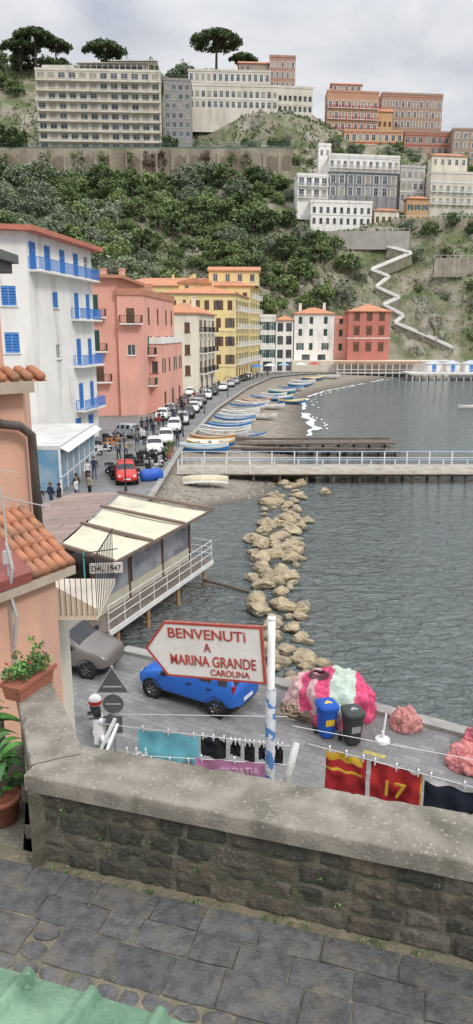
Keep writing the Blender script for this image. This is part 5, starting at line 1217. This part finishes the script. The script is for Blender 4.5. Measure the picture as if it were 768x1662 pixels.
for (tx,x,z,w_,h_) in [('BENVENUTi',-.80,.34,.66,.085),('A',-.50,.235,.06,.075),('MARINA GRANDE',-.80,.11,.73,.09),('CAROLINA',-.46,.036,.33,.053)]:
    ob('lettering',text_mesh(tx,w_,h_,BRR,.002),e,SM@Matrix.Translation((x,-.0165,z)))
b=MB();b.tube([(.272,5.1,6.6),(.272,5.1,8.86)],.03,14);b.lathe((.272,5.1,8.86),(0,0,1),[(0,.034),(.015,.034),(.02,.001)],14);ob('pole',b.mesh('pole',WHITEP,True),e)
b=MB()
vs=[];n1_=60
for i in range(n1_+1):
    for k in range(17):
        t=2*pi*k/16;zz=7.35+(8.28-7.35)*i/n1_;r=.036+.014*abs(noise.noise(V((math.cos(t)*1.3,math.sin(t)*1.3+zz*3,zz*12))));vs.append((.272+r*math.cos(t),5.1+r*math.sin(t),zz))
for i in range(n1_):
    for k in range(16):
        a=i*17+k;b.m.append(1 if (k*.35+i*.30+noise.noise(V((k*.3,i*.2,2)))*2)%4.5<1.5 else 0);b.f.append([a,a+1,a+18,a+17])
b.v=[tuple(p) for p in vs];ob('cloth_wrap',b.mesh('wrap',[mat('wrap_white',(.7,.71,.73)),mat('wrap_blue',(.10,.24,.55))],True),e)
# ================================================================= LAUNDRY
def cloth(P,Q,h,mats,fn,label,name,kindcat,txt=None,seed=0,jag=0):
    P=V(P);Q=V(Q);dd=Q-P;L=dd.length;u=dd/L;pn=V((u.y,-u.x,0)).normalized();nx_,nz_=30,16;b=MB()
    for j in range(nz_+1):
        for i in range(nx_+1):
            s=i/nx_;t=j/nz_
            p=P+dd*s;fold=.016*math.sin(s*L*34+seed+t)*(.3+t)+.03*noise.noise(V((s*4,t*3,seed)))
            b.v.append(tuple(p+pn*fold+V((0,0,-h*t-.018*math.sin(s*pi*3)**2*(1-t)+(jag*noise.noise(V((s*6,0,seed)))*t)))))
    for j in range(nz_):
        for i in range(nx_):
            a=j*(nx_+1)+i;b.f.append([a,a+1,a+nx_+2,a+nx_+1]);b.m.append(fn(i/nx_,j/nz_))
    e=thing(name,label,kindcat,TR(P.x,P.y,P.z-h));ob('fabric',b.mesh('fabric',mats,True),e)
    if txt:
        ang=math.atan2(u.y,u.x);q=P+dd*txt[1]-V((0,0,h*txt[2]))+pn*.045
        ob('lettering',text_mesh(txt[0],txt[3],txt[4],txt[5]),e,TR(q.x,q.y,q.z,ang))
    for s in(.08,.5,.92):
        p=P+dd*s;b2=MB();b2.box(-.005,.005,-.015,.015,-.03,.03);ob('clothes_peg',b2.mesh('peg',WHITEP),e,TR(p.x,p.y,p.z,math.atan2(u.y,u.x)))
TEAL=mat('cloth_cyan',(.20,.58,.66),(.16,.50,.58),8,.95,.3,60);BLK=mat('cloth_jet',(.012,.012,.014),None,8,.95);PUR=mat('cloth_purple',(.58,.26,.44),(.50,.21,.38),8,.95,.3,60);RD=mat('cloth_crimson',(.48,.03,.035),(.38,.02,.025),8,.95);YL=mat('cloth_yellow',(.75,.46,.04),None,8,.95);NV=mat('cloth_darknavy',(.015,.02,.04),None,8,.95)
cloth((-.93,6.0,7.37),(-.36,6.0,7.29),.5,[TEAL],lambda a,b:0,'pale cyan towel hanging on the clothes line','towel','laundry',None,1,.05)
cloth((-.34,6.02,7.28),(-.10,6.02,7.25),.22,[BLK],lambda a,b:0,'black garment hanging on the clothes line','garment','laundry',None,2)
for i in range(4):cloth((-.06+i*.135,6.0,7.24-i*.015),(.04+i*.135,6.0,7.23-i*.015),.16+.04*(i%2),[BLK],lambda a,b:0,'small black garment pegged on the line','garment','laundry',None,3+i)
cloth((-.37,5.62,7.31),(.335,5.62,7.26),.4,[PUR,mat('cloth_palepurple',(.66,.46,.56))],lambda a,b:1 if .72<b<.8 else 0,'purple towel with pale lettering on the line','towel','laundry',('CROATIA',.3,.30,.36,.06,mat('letter_pale',(.72,.48,.62))),7)
cloth((-1.0,5.65,7.36),(-.80,5.65,7.35),.22,[WHITEP,mat('cloth_blue',(.05,.12,.4)),REDP],lambda a,b:[0,1,0,2][int(b*14)%4],'striped dish cloth hanging on the line','cloth','laundry',None,9)
cloth((-.8,5.65,7.27),(-.40,5.65,7.25),.2,[mat('cloth_plaid',(.45,.4,.45)),mat('cloth_plaid2',(.25,.25,.35))],lambda a,b:(int(a*12)+int(b*6))%2,'plaid cloth hanging on the line','cloth','laundry',None,11)
la=V((.615,5.43,7.57));lb=V((2.3,4.72,7.50))
def LP_(t):return la+(lb-la)*t
cloth(LP_(.09),LP_(.28),.4,[RD,YL],lambda a,b:1 if (b<.14 or .32<b<.40) and a<.9 else 0,'red garment with yellow trim on the line','garment','laundry',None,13)
cloth(LP_(.30),LP_(.53),.42,[RD,YL],lambda a,b:1 if a>.94 else 0,'red football shirt with yellow number seventeen','shirt','laundry',('17',.32,.62,.17,.14,YL),15)
cloth(LP_(.54),LP_(.88),.42,[NV,WHITEP],lambda a,b:1 if b<.07 else 0,'dark navy towel hanging on the line','towel','laundry',None,17)
e=thing('clothes_line','thin white clothes lines stretched beyond the wall','clothes line',TR(0,6,7.3))
for a,c in [((-1.25,6.0,7.42),(.52,6.0,7.185)),((-1.2,5.63,7.35),(.45,5.62,7.24)),(tuple(la),tuple(lb)),((-1.15,6.3,7.35),(.5,6.25,7.35)),((.5,5.7,7.58),(2.6,5.0,7.55))]:
    b=MB();b.tube([a,c],.003,5);ob('line',b.mesh('line',WHITEP),e)
b=MB();b.beam((-1.22,5.6,7.22),(-1.12,6.0,7.42),.025,.025);ob('bracket',b.mesh('bracket',WHITEP),e)
b=MB();b.beam((-1.28,5.85,7.2),(-1.14,6.0,7.48),.025,.025);ob('bracket',b.mesh('bracket',WHITEP),e)
b=MB();b.tube([(.40,5.28,7.0),(.44,5.3,7.36),(.51,5.36,7.62)],[.03,.034,.03],10);ob('wrapped_post',b.mesh('post',mat('wrapped_white',(.66,.66,.62),(.5,.5,.47),20,.9,.8,60),True),e)
# ================================================================= LIGHT, WORLD, CAMERA
w=bpy.data.worlds.new('World');S.world=w;w.use_nodes=True;t=w.node_tree;N=t.nodes;Lk=t.links.new
bg=N['Background'];sky=N.new('ShaderNodeTexSky');sky.sky_type='NISHITA';sky.sun_disc=False
SE,SA=math.radians(45),math.radians(140)
sky.sun_elevation=SE;sky.sun_rotation=SA
Lk(sky.outputs[0],bg.inputs[0]);bg.inputs[1].default_value=.10
tc=N.new('ShaderNodeTexCoord');mp=N.new('ShaderNodeMapping');mp.inputs['Scale'].default_value=(1,1,2.6);Lk(tc.outputs['Generated'],mp.inputs[0])
nz=N.new('ShaderNodeTexNoise');nz.inputs['Scale'].default_value=2.6;nz.inputs['Detail'].default_value=9;nz.inputs['Roughness'].default_value=.55;nz.inputs['Distortion'].default_value=.4;Lk(mp.outputs[0],nz.inputs[0])
cr=N.new('ShaderNodeValToRGB');cr.color_ramp.elements[0].position=.36;cr.color_ramp.elements[0].color=(.52,.565,.66,1);cr.color_ramp.elements[1].position=.62;cr.color_ramp.elements[1].color=(.92,.92,.93,1);Lk(nz.outputs[0],cr.inputs[0])
sp=N.new('ShaderNodeSeparateXYZ');Lk(tc.outputs['Generated'],sp.inputs[0])
mr=N.new('ShaderNodeMapRange');mr.inputs[1].default_value=.34;mr.inputs[2].default_value=1;mr.inputs[3].default_value=.95;mr.inputs[4].default_value=3.0;Lk(sp.outputs[2],mr.inputs[0])
bg2=N.new('ShaderNodeBackground');Lk(cr.outputs[0],bg2.inputs[0]);Lk(mr.outputs[0],bg2.inputs[1])
mx=N.new('ShaderNodeMixShader');mx.inputs[0].default_value=.95;Lk(bg.outputs[0],mx.inputs[1]);Lk(bg2.outputs[0],mx.inputs[2]);Lk(mx.outputs[0],N['World Output'].inputs[0])
sl=bpy.data.lights.new('sun','SUN');sl.energy=1.5;sl.angle=math.radians(12);sl.color=(1,.94,.85)
so=bpy.data.objects.new('sun',sl);C.objects.link(so)
sd=V((math.sin(SA)*math.cos(SE),math.cos(SA)*math.cos(SE),math.sin(SE)))
so.rotation_euler=sd.to_track_quat('Z','Y').to_euler();so.location=sd*50
cd=bpy.data.cameras.new('camera');cd.sensor_fit='VERTICAL';cd.sensor_height=24;cd.lens=16.636;cd.clip_end=4000;cd.clip_start=.05
co=bpy.data.objects.new('camera',cd);C.objects.link(co);co.location=(0,0,11);co.rotation_euler=(math.radians(90-14.2),0,0);S.camera=co
S.view_settings.view_transform='Standard';S.view_settings.look='None';S.view_settings.exposure=0
